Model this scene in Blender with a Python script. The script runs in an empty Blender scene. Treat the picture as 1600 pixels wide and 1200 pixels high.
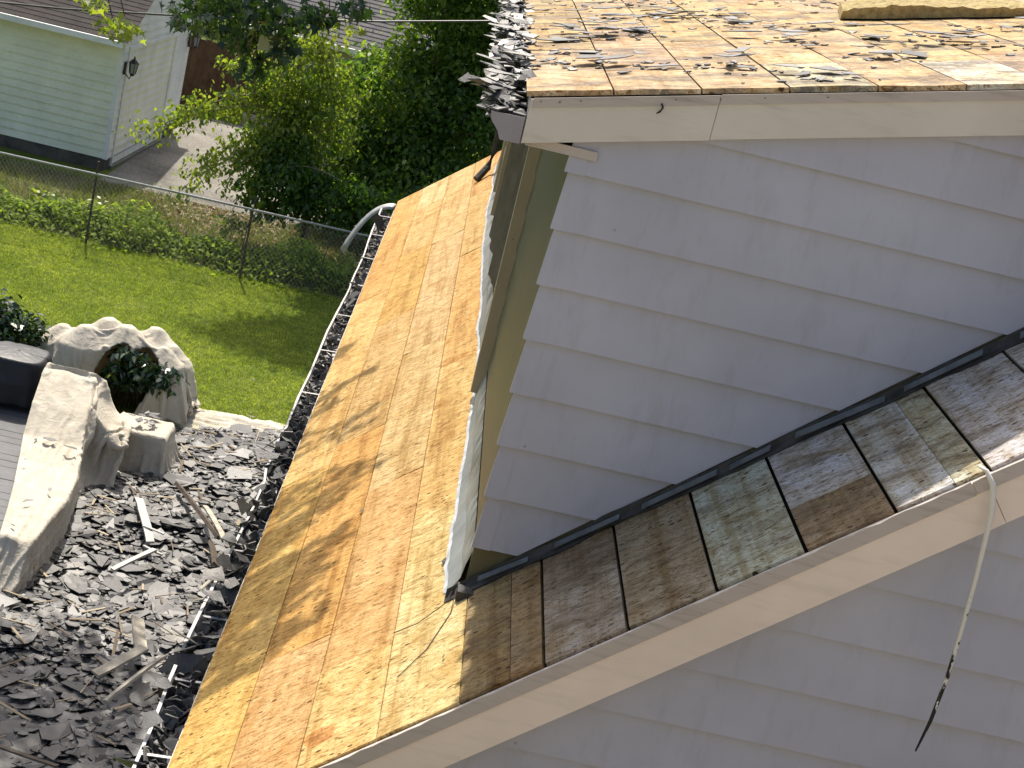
import bpy, math, random
import numpy as np
from mathutils import Vector, Matrix, noise as mnoise

# ------------------------------------------------------------------ camera, sky, sun
R_ = math.radians
sc = bpy.context.scene
C = sc.collection
LIFT = np.array([0.0, 0.0, 6.4])          # building numbers below are measured from the eye point, 6.4 m above the lawn
GZ = -6.4

def cam_axes(pitch, yaw, roll):
    cy, sy, cp, sp = math.cos(yaw), math.sin(yaw), math.cos(pitch), math.sin(pitch)
    f = Vector((sy*cp, cy*cp, -sp)); r = Vector((cy, -sy, 0)); u = r.cross(f)
    c, s = math.cos(roll), math.sin(roll)
    return c*r + s*u, -s*r + c*u, f
cr, cu, cf = cam_axes(R_(16.3337), R_(3.604), R_(13.9065))
cam = bpy.data.cameras.new('camera')
cam.sensor_width = 36.0
cam.lens = 2555.2/1600*36
cam.clip_start = 0.1; cam.clip_end = 600
co = bpy.data.objects.new('camera', cam); C.objects.link(co)
m = Matrix(((cr.x, cu.x, -cf.x), (cr.y, cu.y, -cf.y), (cr.z, cu.z, -cf.z))).to_4x4()
m.translation = Vector(LIFT)
co.matrix_world = m
sc.camera = co

SUN = Vector((-0.271, 1.0, 1.362)).normalized()
w = bpy.data.worlds.new('World'); sc.world = w; w.use_nodes = True
nt = w.node_tree; nt.nodes.clear()
sky = nt.nodes.new('ShaderNodeTexSky'); sky.sky_type = 'NISHITA'; sky.sun_disc = False
sky.sun_elevation = math.asin(SUN.z); sky.sun_rotation = math.atan2(SUN.x, SUN.y)
sky.air_density = 1.0; sky.dust_density = 4.0; sky.ozone_density = 0.6
bg = nt.nodes.new('ShaderNodeBackground'); bg.inputs[1].default_value = 0.135
wo = nt.nodes.new('ShaderNodeOutputWorld')
nt.links.new(sky.outputs[0], bg.inputs[0]); nt.links.new(bg.outputs[0], wo.inputs[0])
sl = bpy.data.lights.new('sun', 'SUN'); sl.energy = 4.3; sl.angle = R_(0.53); sl.color = (1.0, 0.94, 0.84)
so = bpy.data.objects.new('sun', sl); C.objects.link(so)
so.rotation_euler = SUN.to_track_quat('Z', 'Y').to_euler()
so.location = (0, 20, 40)
vs = sc.view_settings
vs.view_transform = 'Standard'; vs.look = 'None'; vs.exposure = 0.5; vs.gamma = 1.0; vs.use_curve_mapping = False

# ------------------------------------------------------------------ helpers
ROOT = {}
def link(o): C.objects.link(o); return o
def tag(o, label=None, cat=None, group=None, kind=None):
    if label: o['label'] = label
    if cat: o['category'] = cat
    if group: o['group'] = group
    if kind: o['kind'] = kind
    return o
def empty(name, base, label=None, cat=None, group=None, rz=0.0, local=False):
    o = link(bpy.data.objects.new(name, None)); o.empty_display_size = 0.2
    o.location = Vector(np.array(base, float) + LIFT); o.rotation_euler = (0, 0, rz)
    ROOT[o.name] = np.zeros(3) if local else np.array(base, float)
    return tag(o, label, cat, group)
def finish(name, me, mat, parent, base, smooth):
    for mm in (mat if isinstance(mat, (list, tuple)) else [mat]): me.materials.append(mm)
    if smooth: me.polygons.foreach_set('use_smooth', np.ones(len(me.polygons), bool))
    o = link(bpy.data.objects.new(name, me))
    if parent is not None: o.parent = parent
    else: o.location = Vector(base + LIFT)
    ROOT[o.name] = base
    return o
def pick_base(V, parent, base):
    if parent is not None: return ROOT[parent.name]
    if base is not None: return np.array(base, float)
    return np.array([V[:, 0].mean(), V[:, 1].mean(), V[:, 2].min()])
def mk(name, V, F, mat, parent=None, base=None, smooth=False):
    V = np.array(V, float); b = pick_base(V, parent, base)
    me = bpy.data.meshes.new(name)
    me.from_pydata((V - b).tolist(), [], [list(map(int, f)) for f in F]); me.update()
    return finish(name, me, mat, parent, b, smooth)
def mk_np(name, V, F, mat, parent=None, base=None, smooth=False):
    """F: (M,k) array of equal polygons"""
    V = np.array(V, float); F = np.array(F, np.int32); b = pick_base(V, parent, base)
    me = bpy.data.meshes.new(name)
    M, k = F.shape
    me.vertices.add(len(V)); me.loops.add(M*k); me.polygons.add(M)
    me.vertices.foreach_set('co', (V - b).astype(np.float32).ravel())
    me.loops.foreach_set('vertex_index', F.ravel())
    me.polygons.foreach_set('loop_start', np.arange(0, M*k, k, dtype=np.int32))
    me.update(calc_edges=True)
    return finish(name, me, mat, parent, b, smooth)
class MB:
    def __init__(s): s.V = []; s.F = []
    def add(s, V, F):
        n = len(s.V); s.V += [tuple(v) for v in V]; s.F += [tuple(i+n for i in f) for f in F]; return s
    def box(s, x0, x1, y0, y1, z0, z1):
        V = [(x, y, z) for z in (z0, z1) for y in (y0, y1) for x in (x0, x1)]
        return s.add(V, [(0, 2, 3, 1), (4, 5, 7, 6), (0, 1, 5, 4), (2, 6, 7, 3), (0, 4, 6, 2), (1, 3, 7, 5)])
    def obox(s, c, ax, ay, az):
        c, ax, ay, az = map(np.array, (c, ax, ay, az))
        V = [c + i*ax + j*ay + k*az for k in (-1, 1) for j in (-1, 1) for i in (-1, 1)]
        return s.add(V, [(0, 2, 3, 1), (4, 5, 7, 6), (0, 1, 5, 4), (2, 6, 7, 3), (0, 4, 6, 2), (1, 3, 7, 5)])
    def prism(s, A, B):
        n = len(A)
        F = [tuple(range(n))[::-1], tuple(range(n, 2*n))] + [(i, (i+1) % n, n+(i+1) % n, n+i) for i in range(n)]
        return s.add(list(A)+list(B), F)
    def tube(s, P, rad, k=6):
        P = [np.array(p, float) for p in P]; n = len(P)
        if not hasattr(rad, '__len__'): rad = [rad]*n
        V = []; up = np.array([0.13, 0.21, 0.97])
        for i, p in enumerate(P):
            t = P[min(i+1, n-1)] - P[max(i-1, 0)]; t = t/(np.linalg.norm(t)+1e-9)
            a = np.cross(t, up); 
            if np.linalg.norm(a) < .05: a = np.cross(t, [1, 0, 0])
            a /= np.linalg.norm(a); b = np.cross(t, a)
            for j in range(k):
                th = 2*math.pi*j/k; V.append(p + rad[i]*(math.cos(th)*a + math.sin(th)*b))
        F = [(i*k+j, i*k+(j+1) % k, (i+1)*k+(j+1) % k, (i+1)*k+j) for i in range(n-1) for j in range(k)]
        F += [tuple(range(k))[::-1], tuple(range((n-1)*k, n*k))]
        return s.add(V, F)
    def make(s, name, mat, parent=None, base=None, smooth=False): return mk(name, s.V, s.F, mat, parent, base, smooth)
def clip(poly, a, b, c):
    """keep a*u+b*v<=c"""
    out = []
    for i in range(len(poly)):
        p, q = poly[i], poly[(i+1) % len(poly)]
        dp, dq = a*p[0]+b*p[1]-c, a*q[0]+b*q[1]-c
        if dp <= 0: out.append(p)
        if (dp < 0 < dq) or (dq < 0 < dp):
            t = dp/(dp-dq); out.append((p[0]+t*(q[0]-p[0]), p[1]+t*(q[1]-p[1])))
    return out
def fbm(p, o=3): return mnoise.fractal(Vector(p), 1.0, 2.0, o)

# ------------------------------------------------------------------ materials
def newmat(name):
    m = bpy.data.materials.new(name); m.use_nodes = True
    nt = m.node_tree; nt.nodes.clear()
    return m, nt
def N(nt, typ, ins=None, out=0, **props):
    n = nt.nodes.new('ShaderNode'+typ)
    for k, v in props.items(): setattr(n, k, v)
    for k, v in (ins or {}).items():
        s = n.inputs[k]
        if isinstance(v, bpy.types.NodeSocket): nt.links.new(v, s)
        else: s.default_value = v
    return n.outputs[out] if len(n.outputs) else None
def col(c): return (c[0], c[1], c[2], 1.0)
def ramp(nt, fac, stops):
    n = nt.nodes.new('ShaderNodeValToRGB'); nt.links.new(fac, n.inputs[0])
    e = n.color_ramp.elements
    while len(e) < len(stops): e.new(0.5)
    for x, (p, c) in zip(e, stops):
        x.position = p; x.color = col(c) if hasattr(c, '__len__') else (c, c, c, 1)
    return n.outputs[0]
def mix(nt, fac, a, b, blend='MIX'):
    return N(nt, 'MixRGB', {0: fac, 1: a if isinstance(a, bpy.types.NodeSocket) else col(a), 2: b if isinstance(b, bpy.types.NodeSocket) else col(b)}, blend_type=blend)
def math_(nt, op, a, b=0.0, clampit=False): return N(nt, 'Math', {0: a, 1: b}, operation=op, use_clamp=clampit)
def vscale(nt, v, sc): return N(nt, 'Mapping', {0: v, 3: sc})
def shader(nt, color, rough=0.7, spec=0.3, bump=None, bs=0.3, bd=0.01, metallic=0.0):
    ins = {'Base Color': color if isinstance(color, bpy.types.NodeSocket) else col(color), 'Roughness': rough, 'Specular IOR Level': spec, 'Metallic': metallic}
    if bump is not None: ins['Normal'] = N(nt, 'Bump', {'Strength': bs, 'Distance': bd, 'Height': bump})
    p = N(nt, 'BsdfPrincipled', ins)
    return p
def out(nt, s): N(nt, 'OutputMaterial', {0: s})
def objco(nt, rnd=True):
    v = N(nt, 'TexCoord', out=3)
    if rnd:
        r = N(nt, 'ObjectInfo', out='Random') if False else nt.nodes.new('ShaderNodeObjectInfo').outputs['Random']
        v = N(nt, 'VectorMath', {0: v, 1: N(nt, 'CombineXYZ', {0: math_(nt, 'MULTIPLY', r, 37.0), 1: math_(nt, 'MULTIPLY', r, 91.0), 2: math_(nt, 'MULTIPLY', r, 13.0)})}, operation='ADD')
    return v
def noise(nt, v, scale, detail=4, rough=0.6, dist=0.0): return N(nt, 'TexNoise', {'Vector': v, 'Scale': scale, 'Detail': detail, 'Roughness': rough, 'Distortion': dist})

def wood_mat(name, weather, residue=False):
    """bare sheathing boards: grain up the slope (x), tint from the object's colour"""
    m, nt = newmat(name)
    tint = nt.nodes.new('ShaderNodeObjectInfo').outputs['Color']
    v = objco(nt)
    g1 = noise(nt, vscale(nt, v, (3.6, 8.5, 3.6)), 2.2, 7, 0.68, 1.6)
    g2 = noise(nt, vscale(nt, v, (13, 44, 13)), 1.6, 5, 0.7, 1.4)
    blot = noise(nt, vscale(nt, v, (2.0, 1.3, 2.0)), 2.1, 5, 0.65, 0.8)
    c = mix(nt, 1.0, tint, ramp(nt, g1, [(0.30, (0.58, 0.49, 0.36)), (0.48, (0.98, 0.97, 0.94)), (0.68, (1.22, 1.28, 1.42))]), 'MULTIPLY')
    c = mix(nt, 0.75, c, ramp(nt, blot, [(0.33, (0.78, 0.64, 0.44)), (0.47, (1, 1, 1)), (0.66, (1.08, 1.14, 1.30))]), 'MULTIPLY')
    band = noise(nt, vscale(nt, v, (15, .55, 15)), 1.0, 4, 0.7, 0.3)
    c = mix(nt, 1.0, c, ramp(nt, band, [(0.34, (0.74, 0.66, 0.54)), (0.48, (1, 1, 1)), (0.64, (1.10, 1.13, 1.22))]), 'MULTIPLY')
    # flakes torn up by the grain
    fl = ramp(nt, g2, [(0.39, 0.0), (0.46, 1.0)])
    c = mix(nt, 1.0, c, mix(nt, fl, (0.42, 0.30, 0.18), (1, 1, 1)), 'MULTIPLY')
    curl = noise(nt, vscale(nt, v, (4.5, 9, 4.5)), 2.6, 4, 0.62, 3.2)
    cl = ramp(nt, curl, [(0.470, 1.0), (0.497, 0.0), (0.520, 1.0)])
    c = mix(nt, 0.78, c, mix(nt, cl, (0.42, 0.29, 0.18), (1, 1, 1)), 'MULTIPLY')
    # nail holes, splinter pits
    vo = N(nt, 'TexVoronoi', {'Vector': vscale(nt, v, (16, 28, 16)), 'Scale': 1.0, 'Randomness': 1.0})
    pit = ramp(nt, vo, [(0.13, 0.0), (0.20, 1.0)])
    gate = ramp(nt, noise(nt, v, 4.0, 3), [(0.46, 1.0), (0.56, 0.0)])
    pit = math_(nt, 'MAXIMUM', pit, gate)
    c = mix(nt, 1.0, c, mix(nt, pit, (0.16, 0.11, 0.07), (1, 1, 1)), 'MULTIPLY')
    if not weather and not residue:      # one orange knot in the boards near the lower rake
        sx = nt.nodes.new('ShaderNodeSeparateXYZ'); nt.links.new(N(nt, 'TexCoord', out=3), sx.inputs[0])
        wob = math_(nt, 'MULTIPLY', math_(nt, 'SUBTRACT', g1, 0.5), 1.6)
        ex = math_(nt, 'POWER', math_(nt, 'ABSOLUTE', math_(nt, 'DIVIDE', math_(nt, 'ADD', sx.outputs[0], 1.835), 0.052)), 2.0)
        ey = math_(nt, 'POWER', math_(nt, 'ABSOLUTE', math_(nt, 'DIVIDE', math_(nt, 'ADD', sx.outputs[1], 4.10), 0.065)), 2.0)
        kn = ramp(nt, math_(nt, 'ADD', math_(nt, 'ADD', ex, ey), wob), [(0.72, 1.0), (1.0, 0.0)])
        c = mix(nt, math_(nt, 'MULTIPLY', kn, 0.75), c, mix(nt, 1.0, c, (0.80, 0.50, 0.36), 'MULTIPLY'))
    if weather:
        st = noise(nt, vscale(nt, v, (1.3, 4.0, 1.3)), 2.6, 6, 0.68, 0.3)
        sm = ramp(nt, st, [(0.50, 0.0), (0.66, 1.0)])
        c = mix(nt, math_(nt, 'MULTIPLY', sm, 0.66), c, (0.105, 0.07, 0.04))
        s2 = ramp(nt, noise(nt, vscale(nt, v, (6, 60, 6)), 2.4, 5, 0.75), [(0.54, 0.0), (0.64, 1.0)])
        c = mix(nt, math_(nt, 'MULTIPLY', s2, 0.28), c, (0.40, 0.39, 0.27))
        s3 = ramp(nt, noise(nt, vscale(nt, v, (18, 34, 18)), 1.6, 4, 0.75), [(0.60, 0.0), (0.66, 1.0)])
        c = mix(nt, math_(nt, 'MULTIPLY', s3, 0.85), c, (0.04, 0.03, 0.02))
    if residue:
        rs = noise(nt, vscale(nt, v, (1.2, 2.6, 1.2)), 2.2, 3, 0.6, 0.5)
        rf = noise(nt, vscale(nt, v, (9, 30, 9)), 2.4, 5, 0.75, 0.6)
        rm = math_(nt, 'MULTIPLY', ramp(nt, rs, [(0.46, 0.0), (0.58, 1.0)]), ramp(nt, rf, [(0.41, 0.0), (0.51, 1.0)]))
        c = mix(nt, math_(nt, 'MULTIPLY', rm, 0.78), c, (0.10, 0.092, 0.085))
        s3 = ramp(nt, noise(nt, vscale(nt, v, (22, 36, 22)), 1.6, 4, 0.75), [(0.62, 0.0), (0.67, 1.0)])
        c = mix(nt, math_(nt, 'MULTIPLY', s3, 0.7), c, (0.07, 0.055, 0.04))
    out(nt, shader(nt, c, 0.82, 0.2, math_(nt, 'ADD', g2, math_(nt, 'MULTIPLY', pit, 0.6)), 0.55, 0.006))
    return m
def paint_mat(name, base, dirt=0.25, rough=0.45, spec=0.35, stain=(0.18, 0.15, 0.11), streak=(3, 3, 0.6)):
    m, nt = newmat(name)
    v = objco(nt, False)
    a = noise(nt, v, 1.7, 4, 0.6)
    b = noise(nt, vscale(nt, v, streak), 6.0, 5, 0.7)
    c = mix(nt, 1.0, base, ramp(nt, a, [(0.3, 0.88), (0.7, 1.08)]), 'MULTIPLY')
    d = ramp(nt, b, [(0.52, 0.0), (0.78, 1.0)])
    c = mix(nt, math_(nt, 'MULTIPLY', d, dirt), c, stain)
    sp = N(nt, 'TexVoronoi', {'Vector': v, 'Scale': 9.0})
    sd = math_(nt, 'MULTIPLY', ramp(nt, sp, [(0.03, 1.0), (0.06, 0.0)]), ramp(nt, noise(nt, v, 2.3, 2), [(0.55, 0.0), (0.62, 1.0)]))
    c = mix(nt, math_(nt, 'MULTIPLY', sd, min(1, dirt*2.2)), c, (0.06, 0.05, 0.045))
    out(nt, shader(nt, c, rough, spec, noise(nt, v, 40, 3), 0.06, 0.002))
    return m
def plain_mat(name, base, rough=0.7, spec=0.3, var=0.25, scale=8.0, metallic=0.0, bump=0.2, bd=0.004, rnd=True):
    m, nt = newmat(name)
    v = objco(nt, rnd)
    a = noise(nt, v, scale, 5, 0.65)
    c = mix(nt, 1.0, base, ramp(nt, a, [(0.3, 1-var), (0.7, 1+var)]), 'MULTIPLY')
    out(nt, shader(nt, c, rough, spec, a, bump, bd, metallic))
    return m
def leaf_mat(name, dark, light, rough=0.42, trans=0.45, tcol=None, spec=0.5):
    m, nt = newmat(name)
    r = nt.nodes.new('ShaderNodeNewGeometry').outputs['Random Per Island']
    c = mix(nt, r, dark, light)
    p = shader(nt, c, rough, spec)
    t = N(nt, 'BsdfTranslucent', {0: mix(nt, 1.0, c, tcol or (1.5, 1.6, 0.5), 'MULTIPLY')})
    out(nt, N(nt, 'MixShader', {0: trans, 1: p, 2: t}))
    return m
def slate_mat(name, lo, hi, rough=0.5, spec=0.5, island=True):
    m, nt = newmat(name)
    r = nt.nodes.new('ShaderNodeNewGeometry').outputs['Random Per Island'] if island else nt.nodes.new('ShaderNodeObjectInfo').outputs['Random']
    v = objco(nt, True)
    a = noise(nt, v, 14.0, 5, 0.7)
    c = ramp(nt, r, [(0.0, lo), (0.55, tuple(0.6*x+0.4*y for x, y in zip(lo, hi))), (0.88, hi), (0.95, (0.14, 0.125, 0.10)), (1.0, (0.19, 0.18, 0.16))])
    c = mix(nt, 1.0, c, ramp(nt, a, [(0.3, 0.7), (0.7, 1.3)]), 'MULTIPLY')
    out(nt, shader(nt, c, rough, spec, a, 0.5, 0.004))
    return m
def shingle_mat(name, base):
    m, nt = newmat(name)
    v = objco(nt, True)
    a = noise(nt, v, 3.0, 5, 0.7); b = noise(nt, v, 60.0, 3, 0.7)
    c = mix(nt, 1.0, base, ramp(nt, a, [(0.3, 0.75), (0.7, 1.3)]), 'MULTIPLY')
    c = mix(nt, 1.0, c, ramp(nt, b, [(0.35, 0.7), (0.65, 1.3)]), 'MULTIPLY')
    out(nt, shader(nt, c, 0.9, 0.15, b, 0.4, 0.004))
    return m
def canvas_mat(name, base):
    m, nt = newmat(name)
    v = objco(nt, True)
    a = noise(nt, v, 3.5, 6, 0.65, 0.4); b = noise(nt, v, 22.0, 4, 0.6, 0.8)
    c = mix(nt, 1.0, base, ramp(nt, a, [(0.3, (0.88, 0.86, 0.82)), (0.6, (1.04, 1.04, 1.04))]), 'MULTIPLY')
    c = mix(nt, math_(nt, 'MULTIPLY', ramp(nt, noise(nt, v, 11, 5, 0.7), [(0.58, 0.0), (0.75, 1.0)]), 0.5), c, (0.17, 0.14, 0.10))
    def crease(sc, dist):
        q = math_(nt, 'ABSOLUTE', math_(nt, 'SUBTRACT', noise(nt, vscale(nt, v, sc), 1.0, 2, 0.5, dist), 0.5))
        return ramp(nt, q, [(0.0, 1.0), (0.05, 0.35), (0.16, 0.0)])
    h = math_(nt, 'ADD', crease((5, 3, 4), 1.6), math_(nt, 'ADD', math_(nt, 'MULTIPLY', crease((13, 9, 7), 1.2), 0.5), math_(nt, 'MULTIPLY', crease((3, 8, 9), 0.8), 0.6)))
    p = shader(nt, c, 0.9, 0.1, h, 0.28, 0.010)
    t = N(nt, 'BsdfTranslucent', {0: mix(nt, 1.0, c, (0.9, 0.78, 0.62), 'MULTIPLY')})
    out(nt, N(nt, 'MixShader', {0: 0.09, 1: p, 2: t}))
    return m
def ground_mat(name, stops, scale=1.3, bump=0.5, bd=0.02, fine=26.0):
    m, nt = newmat(name)
    v = N(nt, 'TexCoord', out=3)
    a = noise(nt, v, scale, 7, 0.62, 0.3); b = noise(nt, v, fine, 4, 0.7)
    c = ramp(nt, a, stops)
    c = mix(nt, 1.0, c, ramp(nt, b, [(0.3, 0.6), (0.7, 1.4)]), 'MULTIPLY')
    out(nt, shader(nt, c, 0.95, 0.1, math_(nt, 'ADD', a, b), bump, bd))
    return m

M = {}
M['board'] = wood_mat('bare_sheathing', False)
M['board_up'] = wood_mat('tar_marked_sheathing', False, True)
M['board_old'] = wood_mat('weathered_sheathing', True)
M['wing'] = plain_mat('bounce_wing_sheathing', (0.36, 0.30, 0.22), 0.85, 0.15, 0.2, 3.0)  # colour of the added wing, set for the warmth of its bounce
M['slat_grey'] = plain_mat('grey_slat_paint', (0.24, 0.23, 0.20), 0.6, 0.3, 0.2, 6.0)
M['void'] = plain_mat('cavity_shade', (0.018, 0.015, 0.012), 0.95, 0.05)  # near-black colour stands for the shade below the open board joints
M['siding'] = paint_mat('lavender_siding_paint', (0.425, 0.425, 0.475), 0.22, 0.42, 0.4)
M['siding_front'] = paint_mat('shaded_stained_siding_paint', (0.10, 0.093, 0.065), 0.4, 0.4, 0.45)  # lavender siding with dirt, the front wall's shade darkened into its colour
M['fascia'] = paint_mat('cream_trim_paint', (0.83, 0.695, 0.58), 0.18, 0.45, 0.35, streak=(0.5, 3, 4))
M['fascia_up'] = paint_mat('greyed_cream_trim_paint', (0.63, 0.575, 0.495), 0.24, 0.45, 0.35, streak=(0.5, 3, 4))
M['drip'] = paint_mat('chalky_trim_paint', (0.50, 0.435, 0.385), 0.6, 0.6, 0.25, streak=(0.5, 3, 6))
M['trim_olive'] = paint_mat('olive_grey_trim_paint', (0.40, 0.35, 0.25), 0.35)
M['olive'] = paint_mat('olive_sheathing_paint', (0.13, 0.115, 0.06), 0.5)
M['gutter'] = paint_mat('mauve_gutter_paint', (0.30, 0.275, 0.295), 0.3)
M['gutter_white'] = paint_mat('old_white_gutter_paint', (0.62, 0.60, 0.56), 0.45)
M['flash'] = plain_mat('aluminium_flashing', (0.30, 0.315, 0.325), 0.42, 0.45, 0.25, 6.0, 0.3)
M['flash_dark'] = plain_mat('grimy_flashing', (0.045, 0.043, 0.040), 0.6, 0.4, 0.5, 12.0, 0.2, 0.6, 0.01)
M['flash_old'] = plain_mat('dull_zinc_flashing', (0.105, 0.11, 0.112), 0.5, 0.5, 0.4, 12.0, 0.3, 0.4, 0.01)
M['slate'] = slate_mat('broken_slate', (0.040, 0.039, 0.038), (0.155, 0.15, 0.14), 0.5, 0.4)
M['slate_one'] = slate_mat('slate_piece', (0.045, 0.044, 0.042), (0.15, 0.146, 0.137), 0.48, 0.4, island=False)
M['slate_roof'] = slate_mat('pale_slate_piece', (0.035, 0.034, 0.033), (0.155, 0.15, 0.142), 0.5, 0.4, island=False)
M['slate_roof_bulk'] = slate_mat('pale_slate_bits', (0.028, 0.027, 0.026), (0.145, 0.14, 0.13), 0.5, 0.4)
M['lath'] = plain_mat('greyed_bare_wood', (0.42, 0.38, 0.30), 0.8, 0.2, 0.35, 9.0)
M['splinter'] = leaf_mat('split_wood', (0.16, 0.12, 0.08), (0.46, 0.38, 0.26), 0.8, 0.02, (1, 1, 1), 0.15)
M['white_lath'] = plain_mat('white_painted_wood', (0.44, 0.42, 0.38), 0.6, 0.3, 0.2, 9.0)
M['brown_lath'] = plain_mat('brown_wet_wood', (0.10, 0.075, 0.055), 0.7, 0.3, 0.4, 9.0)
M['canvas'] = canvas_mat('dusty_canvas', (0.63, 0.575, 0.47))
M['black_cloth'] = plain_mat('black_vinyl', (0.018, 0.018, 0.02), 0.5, 0.4, 0.3, 5.0)
M['deck'] = plain_mat('grey_deck_paint', (0.105, 0.105, 0.11), 0.6, 0.3, 0.2, 7.0)
M['vinyl'] = paint_mat('pale_green_white_vinyl', (0.86, 0.87, 0.68), 0.25, 0.5, 0.3, stain=(0.30, 0.34, 0.22), streak=(2, 2, 3))
M['vinyl_white'] = paint_mat('white_vinyl', (0.86, 0.86, 0.83), 0.06, 0.5, 0.3)
M['door_white'] = paint_mat('white_door_paint', (0.86, 0.84, 0.79), 0.08, 0.5, 0.3)
M['concrete'] = ground_mat('worn_concrete', [(0.3, (0.12, 0.11, 0.096)), (0.5, (0.22, 0.205, 0.178)), (0.7, (0.29, 0.27, 0.235))], 0.9, 0.25, 0.01, 18)
M['block'] = plain_mat('old_foundation_block', (0.12, 0.105, 0.09), 0.9, 0.1, 0.4, 4.0)
M['shingle_brown'] = shingle_mat('brown_asphalt_shingle', (0.060, 0.051, 0.046))
M['shingle_grey'] = shingle_mat('grey_asphalt_shingle', (0.20, 0.185, 0.18))
M['beige'] = paint_mat('beige_siding_paint', (0.46, 0.40, 0.27), 0.2)
M['brown_fence'] = plain_mat('brown_stained_picket', (0.085, 0.048, 0.034), 0.85, 0.15, 0.35, 6.0)
M['black_iron'] = plain_mat('black_iron', (0.012, 0.012, 0.013), 0.4, 0.5)
M['lamp_glass'] = plain_mat('smoky_lamp_glass', (0.30, 0.31, 0.30), 0.15, 0.6)
M['galv'] = plain_mat('galvanised_steel', (0.33, 0.335, 0.33), 0.5, 0.4, 0.2, 12, 0.5)
M['rust'] = plain_mat('rusty_post', (0.085, 0.06, 0.045), 0.8, 0.3, 0.4, 14)
M['cable'] = plain_mat('dark_cable_sheath', (0.06, 0.06, 0.06), 0.4, 0.5)
M['foam'] = plain_mat('yellow_foam', (0.42, 0.33, 0.16), 0.95, 0.1, 0.35, 30.0, 0.0, 1.0, 0.02)
M['bark'] = plain_mat('grey_brown_bark', (0.10, 0.08, 0.06), 0.9, 0.1, 0.4, 12)
M['twig'] = plain_mat('pale_twig', (0.24, 0.20, 0.14), 0.85, 0.15, 0.3, 12)
M['leaf_dark'] = leaf_mat('dark_tree_leaf', (0.036, 0.082, 0.019), (0.125, 0.22, 0.05), 0.38, 0.56)
M['leaf_mid'] = leaf_mat('mid_green_leaf', (0.08, 0.145, 0.025), (0.24, 0.32, 0.075), 0.4, 0.56)
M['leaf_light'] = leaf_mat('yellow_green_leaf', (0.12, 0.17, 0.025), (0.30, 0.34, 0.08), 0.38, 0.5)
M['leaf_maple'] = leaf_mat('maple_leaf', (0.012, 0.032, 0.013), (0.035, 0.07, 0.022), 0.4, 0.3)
M['leaf_gloss'] = leaf_mat('glossy_shrub_leaf', (0.012, 0.032, 0.012), (0.035, 0.075, 0.024), 0.27, 0.18, spec=0.7)
M['ivy'] = leaf_mat('ivy_leaf', (0.10, 0.16, 0.02), (0.30, 0.38, 0.08), 0.7, 0.5, spec=0.12)
M['dry_leaf'] = leaf_mat('fallen_dry_leaf', (0.16, 0.10, 0.05), (0.42, 0.31, 0.19), 0.7, 0.25, (1.1, 0.9, 0.6))
M['grass_blade'] = leaf_mat('grass_blade', (0.085, 0.135, 0.016), (0.26, 0.31, 0.06), 0.6, 0.45, (1.3, 1.45, 0.5))
M['grass_dry'] = leaf_mat('straggly_grass_blade', (0.07, 0.11, 0.02), (0.23, 0.24, 0.08), 0.6, 0.4, (1.3, 1.35, 0.6))
def patchy(m, a, b, scale):
    nt = m.node_tree; p = [n for n in nt.nodes if n.type == 'BSDF_PRINCIPLED'][0]; tr = [n for n in nt.nodes if n.type == 'BSDF_TRANSLUCENT'][0]
    v = N(nt, 'TexCoord', out=3)
    k = mix(nt, 1.0, ramp(nt, noise(nt, v, scale, 5, 0.65), [(0.34, a), (0.66, b)]), ramp(nt, noise(nt, v, scale*6, 3, 0.6), [(0.35, (.72, .74, .7)), (0.65, (1.25, 1.22, 1.3))]), 'MULTIPLY')
    for n, ix in ((p, 'Base Color'), (tr, 0)):
        src = n.inputs[ix].links[0].from_socket
        nt.links.new(mix(nt, 1.0, src, k, 'MULTIPLY'), n.inputs[ix])
patchy(M['grass_blade'], (1.05, 1.05, 1.15), (2.0, 1.68, 1.95), 1.1)
M['lawn'] = ground_mat('lawn_turf', [(0.28, (0.075, 0.110, 0.018)), (0.5, (0.125, 0.165, 0.028)), (0.72, (0.19, 0.215, 0.05))], 0.9, 0.8, 0.03, 40)
M['soil'] = ground_mat('leafy_soil', [(0.28, (0.075, 0.06, 0.035)), (0.5, (0.145, 0.125, 0.065)), (0.72, (0.17, 0.20, 0.06))], 1.2, 0.8, 0.03, 30)

# ------------------------------------------------------------------ ground, lawn, drive
def sheet(name, x0, x1, y0, y1, z, mat, kind='structure'):
    o = mk(name, [(x0, y0, z), (x1, y0, z), (x1, y1, z), (x0, y1, z)], [(0, 1, 2, 3)], mat, base=((x0+x1)/2, (y0+y1)/2, z))
    return tag(o, kind=kind)
tag(sheet('ground', -260, 260, -120, 480, GZ, M['lawn']), 'green turf running out under the whole plot')
tag(sheet('garden_soil', -14, 6, 24.25, 28.4, GZ+0.004, M['soil']), 'leafy brown soil strip between wire fence and driveway')
tag(sheet('driveway', -6.1, 6, 28.4, 37.2, GZ+0.008, M['concrete']), 'pale worn concrete driveway in front of the garage door')

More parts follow.
